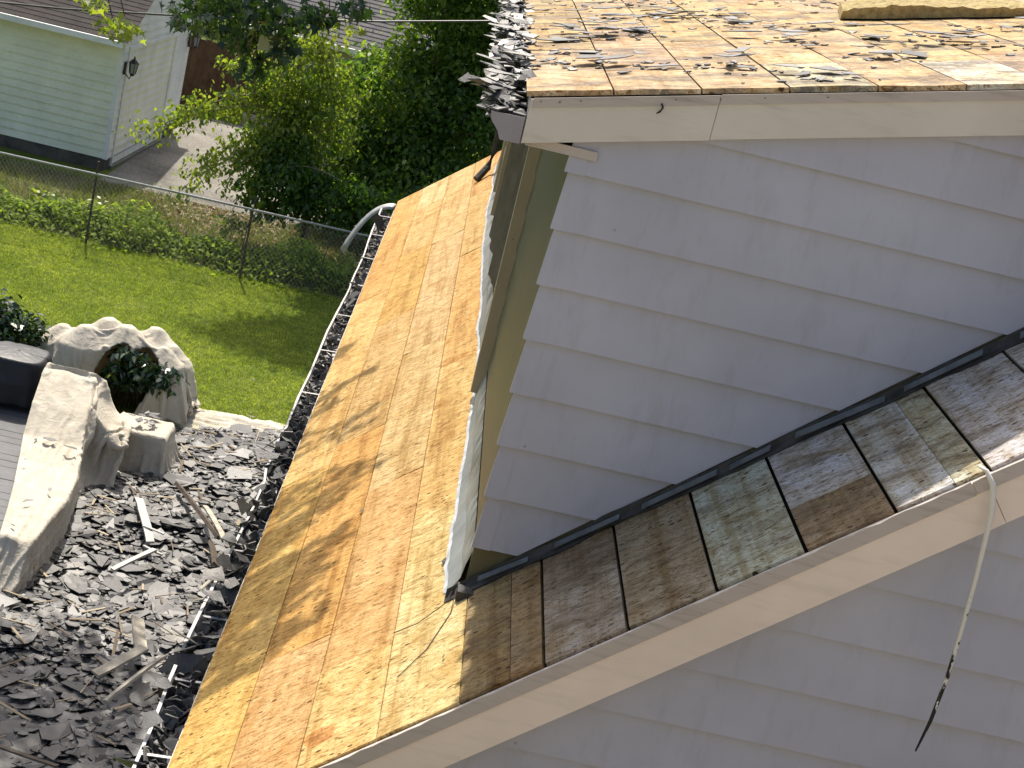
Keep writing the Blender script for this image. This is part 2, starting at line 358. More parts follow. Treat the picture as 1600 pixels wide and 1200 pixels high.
rng = np.random.default_rng(7)
def blades(name, n, x0, x1, y0, y1, h0, h1, wd, mat, keep=None):
    x = rng.uniform(x0, x1, n); y = rng.uniform(y0, y1, n)
    if keep is not None: k = keep(x, y); x, y = x[k], y[k]
    n = len(x); a = rng.uniform(0, 2*np.pi, n); h = rng.uniform(h0, h1, n)
    lx, ly = rng.normal(0, .55, n)*h, rng.normal(0, .55, n)*h
    p0 = np.stack([x-np.cos(a)*wd, y-np.sin(a)*wd, np.full(n, GZ)], 1)
    p1 = np.stack([x+np.cos(a)*wd, y+np.sin(a)*wd, np.full(n, GZ)], 1)
    p2 = np.stack([x+lx, y+ly, GZ+h], 1)
    V = np.stack([p0, p1, p2], 1).reshape(-1, 3)
    return tag(mk_np(name, V, np.arange(3*n).reshape(-1, 3), mat, base=((x0+x1)/2, (y0+y1)/2, GZ)), kind='stuff')
tag(blades('grass', 230000, -8.5, 0.3, 15.5, 24.3, .012, .042, .006, M['grass_blade']), 'short mown sunlit lawn grass behind the house')
tag(blades('straggly_grass', 60000, -10, 0.5, 24.3, 28.3, .05, .18, .007, M['grass_dry'], keep=lambda x, y: rng.random(len(x)) < np.clip(1.1-(y-25)/3.6+.3*np.sin(x*2.1), .12, 1)), 'thin straggly grass growing past the wire fence')

# ------------------------------------------------------------------ leaves
DIAM = np.array([(0, 0), (.5, .30), (1, 0), (.5, -.30)])
OVAL = np.array([(0, 0), (.28, .24), (.65, .22), (1, 0), (.65, -.22), (.28, -.24)])
MAPLE = np.array([(0, 0), (.14, .10), (.0, .40), (.26, .20), (.46, .56), (.52, .15), (1, 0), (.52, -.15), (.46, -.56), (.26, -.20), (.0, -.40), (.14, -.10)])
def leaf_cloud(name, P, size, mat, parent=None, tmpl=DIAM, droop=0.5, jitter=0.35, up=0.6, seed=1, base=None, outward=None):
    """one leaf per point of P"""
    g = np.random.default_rng(seed); P = np.asarray(P, float); n = len(P)
    d = g.normal(0, 1, (n, 3)); 
    if outward is not None: d += outward
    d /= np.linalg.norm(d, axis=1)[:, None]
    d[:, 2] = d[:, 2]*.5 - droop; d /= np.linalg.norm(d, axis=1)[:, None]
    nn = g.normal(0, 1, (n, 3)); nn[:, 2] = np.abs(nn[:, 2]) + up
    s = np.cross(d, nn); s /= np.linalg.norm(s, axis=1)[:, None] + 1e-9
    nn = np.cross(s, d)
    L = size*g.uniform(1-jitter, 1+jitter, n)
    k = len(tmpl)
    V = P[:, None, :] + L[:, None, None]*(tmpl[None, :, 0, None]*d[:, None, :] + tmpl[None, :, 1, None]*s[:, None, :]
        + (np.abs(tmpl[None, :, 1, None])*.35 - .15*tmpl[None, :, 0, None]**2)*nn[:, None, :])
    return mk_np(name, V.reshape(-1, 3), np.arange(n*k).reshape(n, k), mat, parent, base)
def ellip_tips(g, c, r, n, shell=0.45):
    d = g.normal(0, 1, (n, 3)); d /= np.linalg.norm(d, axis=1)[:, None]
    rad = shell + (1-shell)*g.random(n)**.6
    return np.array(c) + d*rad[:, None]*np.array(r)
def clumps(g, tips, per, spread, flat=0.6):
    n = len(tips)
    o = g.normal(0, 1, (n, per, 3))*np.array([1, 1, flat])*spread*g.uniform(.6, 1.4, (n, 1, 1))
    return (tips[:, None, :] + o).reshape(-1, 3)
def bez(p0, p1, p2, n=10):
    t = np.linspace(0, 1, n)[:, None]; p0, p1, p2 = map(np.array, (p0, p1, p2))
    return (1-t)**2*p0 + 2*t*(1-t)*p1 + t*t*p2

# ------------------------------------------------------------------ main house
TA = math.tan(R_(39.4)); CA = math.cos(R_(39.4)); SA = math.sin(R_(39.4)); C0 = -2.756      # lower roof  z = TA*x + C0
TB = 0.253; CB = 1/math.sqrt(1+TB*TB); SB = TB*CB; C1 = -0.660                            # dormer roof z = TB*x + C1
house = empty('house', (1.8, 9.0, GZ), 'house with roof stripped to bare boards, flat dormer and lavender grey siding', 'house')

def low(s, y, d=0.0): return (s*CA - d*SA, y, C0 + s*SA + d*CA)
def upp(s, y, d=0.0): return (s*CB - d*SB, y, C1 + s*SB + d*CB)
def slab(fn, s0, s1, y0, y1, d0, d1, name, mat, tint, jag=0.0, g=None):
    ny = max(2, int((y1-y0)/.55)+1); ns = 4
    ys = np.linspace(y0, y1, ny); ss = np.linspace(s0, s1, ns)
    V = []; 
    w = [[(g.normal(0, .0012) if g is not None else 0) for _ in ss] for _ in ys]
    for dd, top in ((d0, 0), (d1, 1)):
        for i, y in enumerate(ys):
            for j, s in enumerate(ss): V.append(fn(s, y, dd + (w[i][j] if top else 0)))
    n = ny*ns; F = []
    for i in range(ny-1):
        for j in range(ns-1):
            a = i*ns+j; F.append((n+a, n+a+1, n+a+ns+1, n+a+ns)); F.append((a, a+ns, a+ns+1, a+1))
    for i in range(ny-1):
        a = i*ns; b = a+ns; F.append((a, n+a, n+b, b)); a = i*ns+ns-1; b = a+ns; F.append((a, b, n+b, n+a))
    for j in range(ns-1):
        a = j; F.append((a, a+1, n+a+1, n+a)); a = (ny-1)*ns+j; F.append((a, n+a, n+a+1, a+1))
    o = mk(name, V, F, mat, house); o.color = (*tint, 1); return o
g = np.random.default_rng(11)
GOLD = [(0.53, 0.315, 0.105), (0.55, 0.335, 0.115), (0.545, 0.345, 0.125), (0.56, 0.365, 0.14), (0.57, 0.38, 0.15), (0.53, 0.31, 0.10)]
def vary(c, a=.07):
    k = 1+g.uniform(-a, a); return (c[0]*k, c[1]*k*(1+g.uniform(-.04, .05)), c[2]*k*(1+g.uniform(-.12, .15)))
YF, YB = 4.70, 16.40
rows = [(-.70, -.41, [8.05, 12.03]), (-.41, -.11, [5.75, 8.35, 10.89, 13.15, 15.15]), (-.11, .188, [5.42, 7.3, 9.69, 13.0]), (.188, .488, [6.62, 8.95, 11.95, 14.4])]
for i, (s0, s1, cuts) in enumerate(rows):
    ys = [YF]+cuts+[YB]
    for k in range(len(ys)-1):
        base = GOLD[(i*2+k*3) % 6]
        if i == 2 and k >= 3: base = (0.58, 0.41, 0.18)
        if i == 1 and k == 5: base = (0.57, 0.42, 0.21)
        if i == 3 and k == 0: base = (0.59, 0.43, 0.21)
        if i <= 1 and k == 0: base = (0.55, 0.345, 0.115)
        dg = g.uniform(-.002, .002)
        slab(low, s0+.003, s1-.003, ys[k]+.002, ys[k+1]-.002, -.019, dg, 'roof_board', M['board'], vary(base), g=g)
# strip in front of the dormer: old weathered boards with open joints
js = [.488, .787, 1.078, 1.382, 1.683, 1.982, 2.29, 2.59, 2.89, 3.19]
OLD = [(0.29, 0.195, 0.095), (0.27, 0.195, 0.11), (0.30, 0.225, 0.13), (0.46, 0.43, 0.33), (0.51, 0.48, 0.385), (0.55, 0.52, 0.42), (0.54, 0.51, 0.41), (0.5, 0.46, 0.36), (0.5, 0.46, 0.36)]
cut = {0: None, 1: 5.22, 2: None, 3: None, 4: 5.03, 5: None, 6: None}
for k in range(len(js)-1):
    a, b = js[k]+.006, js[k+1]-.006
    if k == 0: a -= .003
    yc = cut.get(k)
    if k == 0:
        slab(low, a, a+.175, YF, 5.66, -.019, .001, 'roof_board', M['board_old'], vary(OLD[0]), g=g)
        slab(low, a+.177, b, YF, 5.66, -.019, 0, 'roof_board', M['board_old'], vary(OLD[0]), g=g)
    elif k == 5:
        slab(low, a, a+.19, YF, 5.66, -.019, .001, 'roof_board', M['board_old'], vary(OLD[5]), g=g)
        slab(low, a+.192, b, YF, 5.66, -.019, 0, 'roof_board', M['board_old'], vary((.48, .44, .34)), g=g)
    elif yc:
        slab(low, a, b, YF, yc-.001, -.019, .001, 'roof_board', M['board_old'], vary({1: (.33, .26, .17), 4: (.27, .19, .115)}[k]), g=g)
        slab(low, a, b, yc+.001, 5.66, -.019, 0, 'roof_board', M['board_old'], vary(OLD[k]), g=g)
    else: slab(low, a, b, YF, 5.66, -.019, 0, 'roof_board', M['board_old'], vary(OLD[k]), g=g)
MB().prism([low(-.69, YF+.01, -.05), low(4.2, YF+.01, -.05), low(4.2, YF+.01, -.024), low(-.69, YF+.01, -.024)],
           [low(-.69, YB-.01, -.05), low(4.2, YB-.01, -.05), low(4.2, YB-.01, -.024), low(-.69, YB-.01, -.024)]).make('joint_shade_sheet', M['void'], house)  # black sheet painting the shade seen through the joints
# house walls under the lower roof
mb = MB(); mb.box(-.30, -.10, 4.80, 16.3, GZ, C0+TA*-.3-.10)
mb.make('side_wall', M['siding'], house)
mk('gable_backing', [(-.35, 4.775, GZ), (4.6, 4.775, GZ), (4.6, 4.775, C0+TA*4.6-.1), (-.35, 4.775, C0+TA*-.35-.1),
                     (-.35, 4.90, GZ), (4.6, 4.90, GZ), (4.6, 4.90, C0+TA*4.6-.1), (-.35, 4.90, C0+TA*-.35-.1)],
   [(0, 1, 2, 3), (7, 6, 5, 4), (0, 4, 5, 1), (3, 2, 6, 7), (0, 3, 7, 4), (1, 5, 6, 2)], M['siding'], house)

EXP = .2032
def lap(poly, zb, fn, name, mat, parent, proud=.023, e=EXP):
    """poly in (a,z); fn(a,z,off)->xyz; lower edge stands proud"""
    if len(poly) < 3: return
    o = [proud*(1-(z-zb)/e)+.001 for a, z in poly]
    A = [fn(a, z, q) for (a, z), q in zip(poly, o)]; B = [fn(a, z, -.006) for a, z in poly]
    return MB().prism(B, A).make(name, mat, parent)
def face_my(y): return lambda a, z, q: (a, y-q, z)
def face_mx(x): return lambda a, z, q: (x-q, a, z)
# gable wall below the rake
zg0 = -1.772
for k in range(-2, 23):
    zb = zg0 - EXP*k
    if zb < GZ+.1: break
    p = [(-.32, zb), (4.4, zb), (4.4, zb+EXP+.012), (-.32, zb+EXP+.012)]
    p = clip(p, -TA, 1, C0-.13)
    if len(p) >= 3: lap(p, zb, face_my(4.752), 'siding_board', M['siding'], house)
# rake fascia of the lower roof: two lengths meeting at a joint, with a drip strip over the top
def rake(s0, s1, d0, d1, y0, y1, name, mat, fn=low, seg=14, g=None, wob=0.0):
    mb = MB(); ss = np.linspace(s0, s1, seg)
    V = []; 
    for s in ss:
        q = g.normal(0, wob) if g is not None else 0
        V += [fn(s, y0, d0), fn(s, y1, d0), fn(s, y1, d1+q), fn(s, y0, d1+q)]
    F = [(0, 1, 2, 3), tuple(4*(seg-1)+i for i in (3, 2, 1, 0))]
    for i in range(seg-1):
        for j in range(4): F.append((4*i+j, 4*i+4+j, 4*i+4+(j+1) % 4, 4*i+(j+1) % 4))
    return mk(name, V, F, mat, house)
rake(-.72, 2.268, -.178, -.012, 4.674, 4.697, 'rake_fascia', M['fascia'])
rake(2.270, 4.3, -.178, -.012, 4.675, 4.698, 'rake_fascia', M['fascia'])
rake(-.72, 2.22, -.052, -.005, 4.668, 4.6735, 'drip_edge', M['drip'], seg=70, g=g, wob=.0016)
rake(2.224, 4.3, -.050, -.006, 4.668, 4.6735, 'drip_edge', M['drip'], seg=40, g=g, wob=.001)
rake(-.70, 4.2, -.185, -.15, 4.70, 4.756, 'rake_soffit', M['fascia'])

# ---- dormer
YD = 5.60; XD = .362
# sheathing behind the siding
mk('dormer_wall', [(XD, YD, -2.50), (3.66, YD, C1+TB*3.66-.06), (XD, YD, C1+TB*XD-.06),
                   (XD, YD+.1, -2.50), (3.66, YD+.1, C1+TB*3.66-.06), (XD, YD+.1, C1+TB*XD-.06)],
   [(0, 1, 2), (5, 4, 3), (0, 3, 4, 1), (2, 1, 4, 5), (0, 2, 5, 3)], M['olive'], house)
# main roof going on up past the dormer, and an added, unseen wing that bounces warm sunlight on to the gable
for k in range(13):
    a, b = 3.19+.3*k+.005, 3.49+.3*k-.005
    slab(low, a, b, YF, YB if k > 5 else 5.66, -.019, 0, 'roof_board', M['board'], vary(GOLD[k % 6]), g=g)
mk('bounce_wing', [(-2.6, 2.3, -2.65), (7, 2.3, -2.65), (7, -5.0, -.06), (-2.6, -5.0, -.06), (-2.6, 2.3, -2.8), (7, 2.3, -2.8), (7, -5.0, -2.8), (-2.6, -5.0, -2.8),
                  (-2.4, 2.1, -2.8), (6.8, 2.1, -2.8), (6.8, -4.8, -2.8), (-2.4, -4.8, -2.8), (-2.4, 2.1, GZ), (6.8, 2.1, GZ), (6.8, -4.8, GZ), (-2.4, -4.8, GZ)],
   [(0, 1, 2, 3), (0, 4, 5, 1), (1, 5, 6, 2), (2, 6, 7, 3), (3, 7, 4, 0), (4, 7, 6, 5), (8, 12, 13, 9), (9, 13, 14, 10), (10, 14, 15, 11), (11, 15, 12, 8)], M['wing'], house)
zc0 = -.8535
for k in range(-6, 8):
    zb = zc0 - EXP*k
    p = [(XD-.007, zb), (3.9, zb), (3.9, zb+EXP+.01), (XD+.005, zb+EXP+.01)]
    p = clip(p, -TB, 1, C1-.045); p = clip(p, TA, -1, -(C0+.052))
    if k <= 0: p = clip(p, -1, 0, -(XD+(.082 if k == 0 else .17))) if k < 0 else p
    if len(p) >= 3:
        lap(p, zb, face_my(YD), 'siding_board', M['siding'], house)
    q = clip(clip(clip([(XD-.012, zb-.0025), (XD+.058, zb-.0025), (XD+.066, zb+EXP-.004), (XD+.002, zb+EXP-.004)], -TB, 1, C1-.05), TA, -1, -(C0+.06)), 1, 0, 9)
    if k >= 0 and len(q) >= 3: lap(q, zb, lambda a, z, o: (a, YD-.0015-o, z), 'corner_cap', M['siding'], house)
# soffit return box at the eave end of the dormer rake
MB().box(XD-.165, XD+.085, 5.571, 5.576, -.798, -.766).make('soffit_return', M['drip'], house)
# front wall of the dormer, facing the lower roof
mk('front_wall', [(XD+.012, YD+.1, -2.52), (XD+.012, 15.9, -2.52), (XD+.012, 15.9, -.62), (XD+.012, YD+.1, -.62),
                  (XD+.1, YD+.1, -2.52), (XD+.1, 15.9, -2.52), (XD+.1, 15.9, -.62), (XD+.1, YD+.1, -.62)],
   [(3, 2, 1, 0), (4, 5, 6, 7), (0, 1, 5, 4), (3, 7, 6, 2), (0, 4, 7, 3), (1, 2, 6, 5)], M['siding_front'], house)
for k in range(0, 9):
    zb = zc0 - EXP*k
    if zb < -2.47: continue
    for y0, y1 in ((5.603, 8.0), (8.1, 12.6), (13.75, 15.9)):
        zt = min(zb+EXP+.01, -.80)
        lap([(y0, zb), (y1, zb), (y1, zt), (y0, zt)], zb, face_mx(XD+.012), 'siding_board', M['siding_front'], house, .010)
MB().box(XD-.055, XD+.012, 8.0, 8.10, -2.44, -.80).make('corner_trim', M['trim_olive'], house)
for y in (12.6, 13.65): MB().box(XD-.05, XD+.012, y, y+.1, -2.40, -.80).make('window_casing', M['trim_olive'], house)
for y, z0_, z1_ in ((9.05, -2.10, -.80), (9.9, -2.25, -.80), (10.9, -2.30, -.80), (11.7, -2.38, -.80)):
    MB().prism([(XD-.048, y, z0_), (XD-.002, y, z0_-.05), (XD-.002, y, z1_), (XD-.036, y, z1_)], [(XD-.045, y+.05, z0_), (XD-.002, y+.05, z0_-.05), (XD-.002, y+.05, z1_), (XD-.034, y+.05, z1_)]).make('loose_slat', M['slat_grey'], house)
wn = MB().box(XD-.01, XD+.012, 12.7, 13.65, -2.0, -.95).make('window', M['lamp_glass'], house)
MB().box(XD-.035, XD+.012, 12.7, 13.65, -2.08, -2.0).make('sill', M['trim_olive'], wn)
MB().box(XD-.02, XD-.0105, 12.7, 13.65, -1.50, -1.46).make('sash_rail', M['trim_olive'], wn)
MB().box(XD-.035, XD+.0, 14.6, 14.68, -2.40, -.80).make('corner_trim', M['trim_olive'], house)
# bent aluminium flashing between front wall and roof, torn lower edge
ny = 260; V = []; F = []
for i in range(ny):
    y = 5.63 + (15.6-5.63)*i/(ny-1)
    tear = .026*abs(fbm((0, y*.7, 3))) + .007*abs(fbm((4, y*5, 1))) + .003*g.random()
    fold = .024*fbm((2, y*1.6, 0)) + .022*((1-min(1, 2*abs(fbm((5, y*1.3, 1), 2))))**2) - .006
    xr = .312 - tear + .018*math.sin(y*.9); zr = TA*xr + C0
    V += [(xr, y, zr+.004+.004*g.random()), (xr+.012, y, zr+.012), (.338+fold*.4, y, TA*.338+C0+.045+fold*.3), (.352-abs(fold)*.7, y, TA*.36+C0+.085), (.363, y, TA*.36+C0+.150+.012*fbm((1, y*2, 8)))]
for i in range(ny-1):
    for j in range(4): F.append((5*i+j, 5*i+j+1, 5*i+j+6, 5*i+j+5))
o = mk('flashing', V, F, M['flash'], house)
sm = o.modifiers.new('thickness', 'SOLIDIFY'); sm.thickness = .002
# grimy step flashing along the cheek wall
V = []; F = []; n = 120
for i in range(n):
    x = .30 + 3.6*i/(n-1); z = TA*x + C0
    a, b, c_ = .012*fbm((x*4, 0, 2)), .012*fbm((x*5, 3, 2)), .012*fbm((x*3, 9, 4))
    V += [(x, 5.545+a*2.6, z+.004), (x, 5.561+b*1.2, z+.012), (x, 5.573+c_*.3, z+.030+b), (x, 5.577, z+.050+a*1.5)]
for i in range(n-1):
    for j in range(3): F.append((4*i+j, 4*i+j+1, 4*i+j+5, 4*i+j+4))
o = mk('flashing', V, F, M['flash_dark'], house); sm = o.modifiers.new('thickness', 'SOLIDIFY'); sm.thickness = .003
for x0, ln in ((.42, .20), (.66, .26), (.93, .30), (1.20, .16), (1.40, .34), (1.72, .30), (2.06, .28)):
    d = np.array([CA, 0, SA]); nrm = np.array([-SA, 0, CA])
    c_ = np.array([x0, 5.553, TA*x0+C0]) + d*ln/2 + nrm*.026
    MB().obox(c_, d*ln/2+nrm*g.uniform(-.006, .006), np.array([0, .006, .006+g.uniform(0, .004)]), nrm*.0015).make('flashing', M['flash_old'], house)
MB().box(.335, .40, 5.50, 5.585, TA*.36+C0-.01, TA*.36+C0+.03).make('flashing_corner', M['flash_dark'], house)

# dormer roof boards
us = [.163+.297*i for i in range(16)]
UP = [(0.50, 0.35, 0.18), (0.52, 0.37, 0.195), (0.49, 0.34, 0.17), (0.51, 0.365, 0.19)]
for i in range(len(us)-1):
    cuts = sorted([5.572] + {0: [7.05, 9.1, 11.6], 1: [6.2, 8.05, 10.2], 2: [7.4, 9.9], 3: [6.34, 8.7, 11.1], 4: [7.9, 10.1], 5: [6.36, 9.0, 11.5]}.get(i, [6.6+.37*(i % 3), 9.3, 11.9]) + [15.7])
    for k in range(len(cuts)-1):
        b = UP[(i+2*k) % 4]
        if (i in (3, 5) and k == 0): b = (0.54, 0.49, 0.34)
        slab(upp, us[i]+.0035, us[i+1]-.0035, cuts[k]+.002, cuts[k+1]-.002, -.019, g.uniform(-.002, .002), 'roof_board', M['board_up'], vary(b), g=g)
MB().prism([upp(.18, 5.585, -.06), upp(4.55, 5.585, -.06), upp(4.55, 5.585, -.023), upp(.18, 5.585, -.023)],
           [upp(.18, 15.68, -.06), upp(4.55, 15.68, -.06), upp(4.55, 15.68, -.023), upp(.18, 15.68, -.023)]).make('joint_shade_sheet', M['void'], house)  # same painted shade sheet under the dormer boards
def urake(x0, x1, h0, h1, y0, y1, name, mat, slant=0.0):
    A = [(x0-slant, y0, C1+TB*x0+h0), (x1, y0, C1+TB*x1+h0), (x1, y0, C1+TB*x1+h1), (x0, y0, C1+TB*x0+h1)]
    B = [(p[0], y1, p[2]) for p in A]
    return MB().prism(B, A).make(name, mat, house)
urake(.182, .800, -.178, -.026, 5.548, 5.569, 'rake_fascia', M['fascia_up'], .0)
urake(.802, 4.5, -.176, -.026, 5.550, 5.570, 'rake_fascia', M['fascia_up'])
urake(.190, .800, -.056, -.022, 5.5435, 5.5478, 'drip_edge', M['drip'])
urake(.803, 4.5, -.054, -.020, 5.5445, 5.5492, 'drip_edge', M['drip'])
urake(.20, 4.5, -.176, -.165, 5.571, 5.60, 'rake_soffit', M['fascia_up'])
for x in (.215, .345, .655, .80, .945, 1.15): MB().tube([(x, 5.545, C1+TB*x-.034), (x, 5.540, C1+TB*x-.034)], .0022, 5).make('nail', M['black_iron'], house)
MB().tube([(.612, 5.540, C1+TB*.612-.048), (.618, 5.53, C1+TB*.612-.058), (.612, 5.529, C1+TB*.612-.072), (.602, 5.532, C1+TB*.612-.082)], [.0035, .004, .004, .002], 6).make('bent_nail', M['black_iron'], house)
# eave fascia and soffit of the dormer
MB().box(.180, .200, 5.5705, 15.7, -.785, -.640).make('eave_fascia', M['fascia_up'], house)
MB().box(.2005, XD, 5.6005, 15.7, -.800, -.790).make('eave_soffit', M['trim_olive'], house)

def gutter_shell(xo, xi, zt, zb, y0, y1, name, mat, n=2, bend=None, roll=.012):
    """K-style trough running along y: back, floor, ogee front with a rolled lip"""
    w_ = xi-xo; t = .003
    prof = [(xi, zt), (xi, zb), (xo+.42*w_, zb), (xo+.30*w_, zb+.30*(zt-zb)), (xo+.10*w_, zb+.62*(zt-zb)), (xo, zt-.018), (xo, zt), (xo+roll, zt), (xo+roll, zt-.008)]
    inn = [(xo+roll, zt-.010), (xo+t, zt-.011), (xo+t+.001, zt-.018), (xo+.10*w_+t, zb+.62*(zt-zb)), (xo+.30*w_+t, zb+.30*(zt-zb)+t), (xo+.42*w_+t, zb+t), (xi-t, zb+t), (xi-t, zt)]
    P = prof + inn; k = len(P); V = []; F = []
    ys = np.linspace(y0, y1, n)
    for y in ys:
        bx, bz = bend(y) if bend else (0, 0)
        V += [(px + bx*(xi-px)/w_*1.0, y, pz + bz*(xi-px)/w_) for px, pz in P]
    for i in range(n-1):
        for j in range(k): F.append((i*k+j, i*k+(j+1) % k, (i+1)*k+(j+1) % k, (i+1)*k+j))
    F += [tuple(range(k)), tuple(range((n-1)*k, n*k))[::-1]]
    return mk(name, V, F, mat, house)
gu = gutter_shell(.063, .176, -.712, -.795, 5.553, 15.6, 'gutter', M['gutter'], 12)
w_ = .113
MB().prism([(x, 5.549, z) for x, z in [(.177, -.705), (.177, -.796), (.063+.40*w_, -.797), (.063+.28*w_, -.768), (.063+.08*w_, -.745), (.061, -.728), (.060, -.708)]],
           [(x, 5.5525, z) for x, z in [(.177, -.705), (.177, -.796), (.063+.40*w_, -.797), (.063+.28*w_, -.768), (.063+.08*w_, -.745), (.061, -.728), (.060, -.708)]]).make('end_cap', M['gutter'], gu)
gl = gutter_shell(-.665, -.548, -3.262, -3.345, 4.75, 16.2, 'gutter', M['gutter_white'], 60,
                  bend=lambda y: (-.012*math.sin(y*1.3) + .018*fbm((0, y*.7, 5)) + (-.02 if 8.4 < y < 9.2 else 0), .016*fbm((3, y*.6, 1))))
for y in (5.35, 5.95, 6.55, 7.3, 7.9, 8.6, 9.9, 10.9, 11.9, 12.9, 13.9, 14.9, 15.8):
    MB().obox((-.607, y, -3.264+.004*fbm((0, y, 0))), (.055, .004, .002), (0, .008, 0), (0, 0, .0015)).make('gutter_hanger', M['gutter_white'], gl)
# downspout elbow dropping from the dormer gutter on to the lower roof
MB().tube([(.12, 15.2, -.80), (.13, 15.2, -1.0), (.27, 15.25, -1.3), (.28, 15.25, -2.30), (.25, 15.2, -2.46), (.17, 15.1, -2.58)], .034, 8).make('downspout', M['flash_dark'], house)

# ------------------------------------------------------------------ slate shards
gs = np.random.default_rng(23)
def shard_poly(g_, k=6):
    a = np.sort(g_.uniform(0, 2*np.pi, k) * .35 + np.arange(k)*2*np.pi/k)
    r = g_.uniform(.55, 1.0, k)
    return np.stack([np.cos(a)*r*.5, np.sin(a)*r*.5*g_.uniform(.45, .8)], 1)
VAR = []
for i in range(18):
    k = 5 + i % 5; p = shard_poly(gs, k); cur = gs.uniform(-.12, .22)
    c_ = p.mean(0)
    zt = lambda q: cur*(q[0]**2)*2
    V = [(c_[0], c_[1], .018+zt(c_))] + [(q[0], q[1], .016+zt(q)) for q in p] + [(q[0]*.98, q[1]*.98, -.012+zt(q)) for q in p]
    F = [(0, 1+j, 1+(j+1) % k) for j in range(k)] + [(1+j, 1+k+j, 1+k+(j+1) % k, 1+(j+1) % k) for j in range(k)] + [tuple(range(2*k, k, -1))]
    me = bpy.data.meshes.new('slate_shard'); me.from_pydata(V, [], F); me.update(); VAR.append(me)
_one = {}
def shard_mesh(i, mat):
    key = (i % 18, mat.name)
    if key not in _one:
        me = VAR[i % 18].copy(); me.materials.append(mat); _one[key] = me
    return _one[key]
def frame_rot(nrm, spin):
    q = Vector(nrm).normalized().to_track_quat('Z', 'Y'); return (q.to_matrix() @ Matrix.Rotation(spin, 3, 'Z'))
def shard(p, nrm, spin, size, mat, label, group, i, asp=1.0, thick=1.0, cat='slate piece', name='slate_shard'):
    o = link(bpy.data.objects.new(name, shard_mesh(i, mat)))
    mm = frame_rot(nrm, spin).to_4x4() @ Matrix.Diagonal((size, size*asp, size*thick, 1)); mm.translation = Vector(np.array(p)+LIFT)
    o.matrix_world = mm
    ROOT[o.name] = np.array(p)
    return tag(o, label, cat, group)
def bulk_shards(name, P, Nn, S, mat, label, seed, base=None, asp=(.5, 1.0), th=.006, extra=None):
    g_ = np.random.default_rng(seed); n = len(P); k = 6
    a = np.arange(k)[None]*2*np.pi/k + g_.uniform(-.32, .32, (n, k)); r = g_.uniform(.55, 1, (n, k))*.5
    u = np.cos(a)*r*S[:, None]; v = np.sin(a)*r*S[:, None]*g_.uniform(*asp, (n, 1))
    sp = g_.uniform(0, 2*np.pi, n)
    Nn = Nn/np.linalg.norm(Nn, axis=1)[:, None]
    t = np.stack([np.cos(sp), np.sin(sp), np.zeros(n)], 1); t -= Nn*(t*Nn).sum(1)[:, None]; t /= np.linalg.norm(t, axis=1)[:, None]
    b = np.cross(Nn, t)
    top = P[:, None]+u[..., None]*t[:, None]+v[..., None]*b[:, None]+ (g_.normal(0, .03, (n, k))*S[:, None])[..., None]*Nn[:, None]
    bot = top - th*Nn[:, None]
    V = np.concatenate([top, bot], 1).reshape(-1, 3)
    o_ = np.arange(n)[:, None]*2*k
    tp = (o_ + np.arange(k)[None]).tolist()
    F = list(tp)
    for j in range(k):
        F += np.stack([o_[:, 0]+j, o_[:, 0]+k+j, o_[:, 0]+k+(j+1) % k, o_[:, 0]+(j+1) % k], 1).tolist()
    V = V.tolist()
    if extra is not None:
        n0 = len(V); V += extra[0]; F += [[i+n0 for i in f] for f in extra[1]]
    o = mk(name, V, F, mat, base=base)
    return tag(o, label, kind='stuff')

# heap on the ground cloth beside the eave
HEAP = [(-2.40, 16.95), (-1.87, 17.40), (-1.2, 17.75), (-.80, 17.6), (-.55, 15), (-.5, 12), (-.5, 8.2), (-3.2, 8.2), (-3.6, 11.2), (-3.0, 12.4), (-2.95, 13.2), (-2.95, 14.3), (-2.95, 15.1), (-2.2, 15.3)]
def inside(px, py, poly):
    c_ = np.zeros(len(px), bool); j = len(poly)-1
    for i in range(len(poly)):
        xi, yi = poly[i]; xj, yj = poly[j]
        c_ ^= ((yi > py) != (yj > py)) & (px < (xj-xi)*(py-yi)/(yj-yi+1e-12)+xi); j = i
    return c_
def hpile(x, y):
    e = np.clip((17.75-y)/1.2, 0, 1)
    return (.05 + .08*e + .022*np.sin(x*2.3+y*1.7) + .018*np.sin(y*3.1-x*1.1) + .16*np.clip((x+1.7)/1.0, 0, 1)*np.clip((14.8-y)/3, 0, 1))*e**.5
n = 16000
x = gs.uniform(-3.6, -.5, n); y = gs.uniform(8.2, 17.8, n); k_ = inside(x, y, HEAP); x, y = x[k_], y[k_]
S = gs.gamma(2.0, .060, len(x)) + .03; S = np.minimum(S, .44)
z = GZ + hpile(x, y) + gs.uniform(-.04, .045, len(x)) + (S < .12)*.015
Nn = np.stack([gs.normal(0, .10, len(x)), gs.normal(-.02, .11, len(x)), np.ones(len(x))], 1)
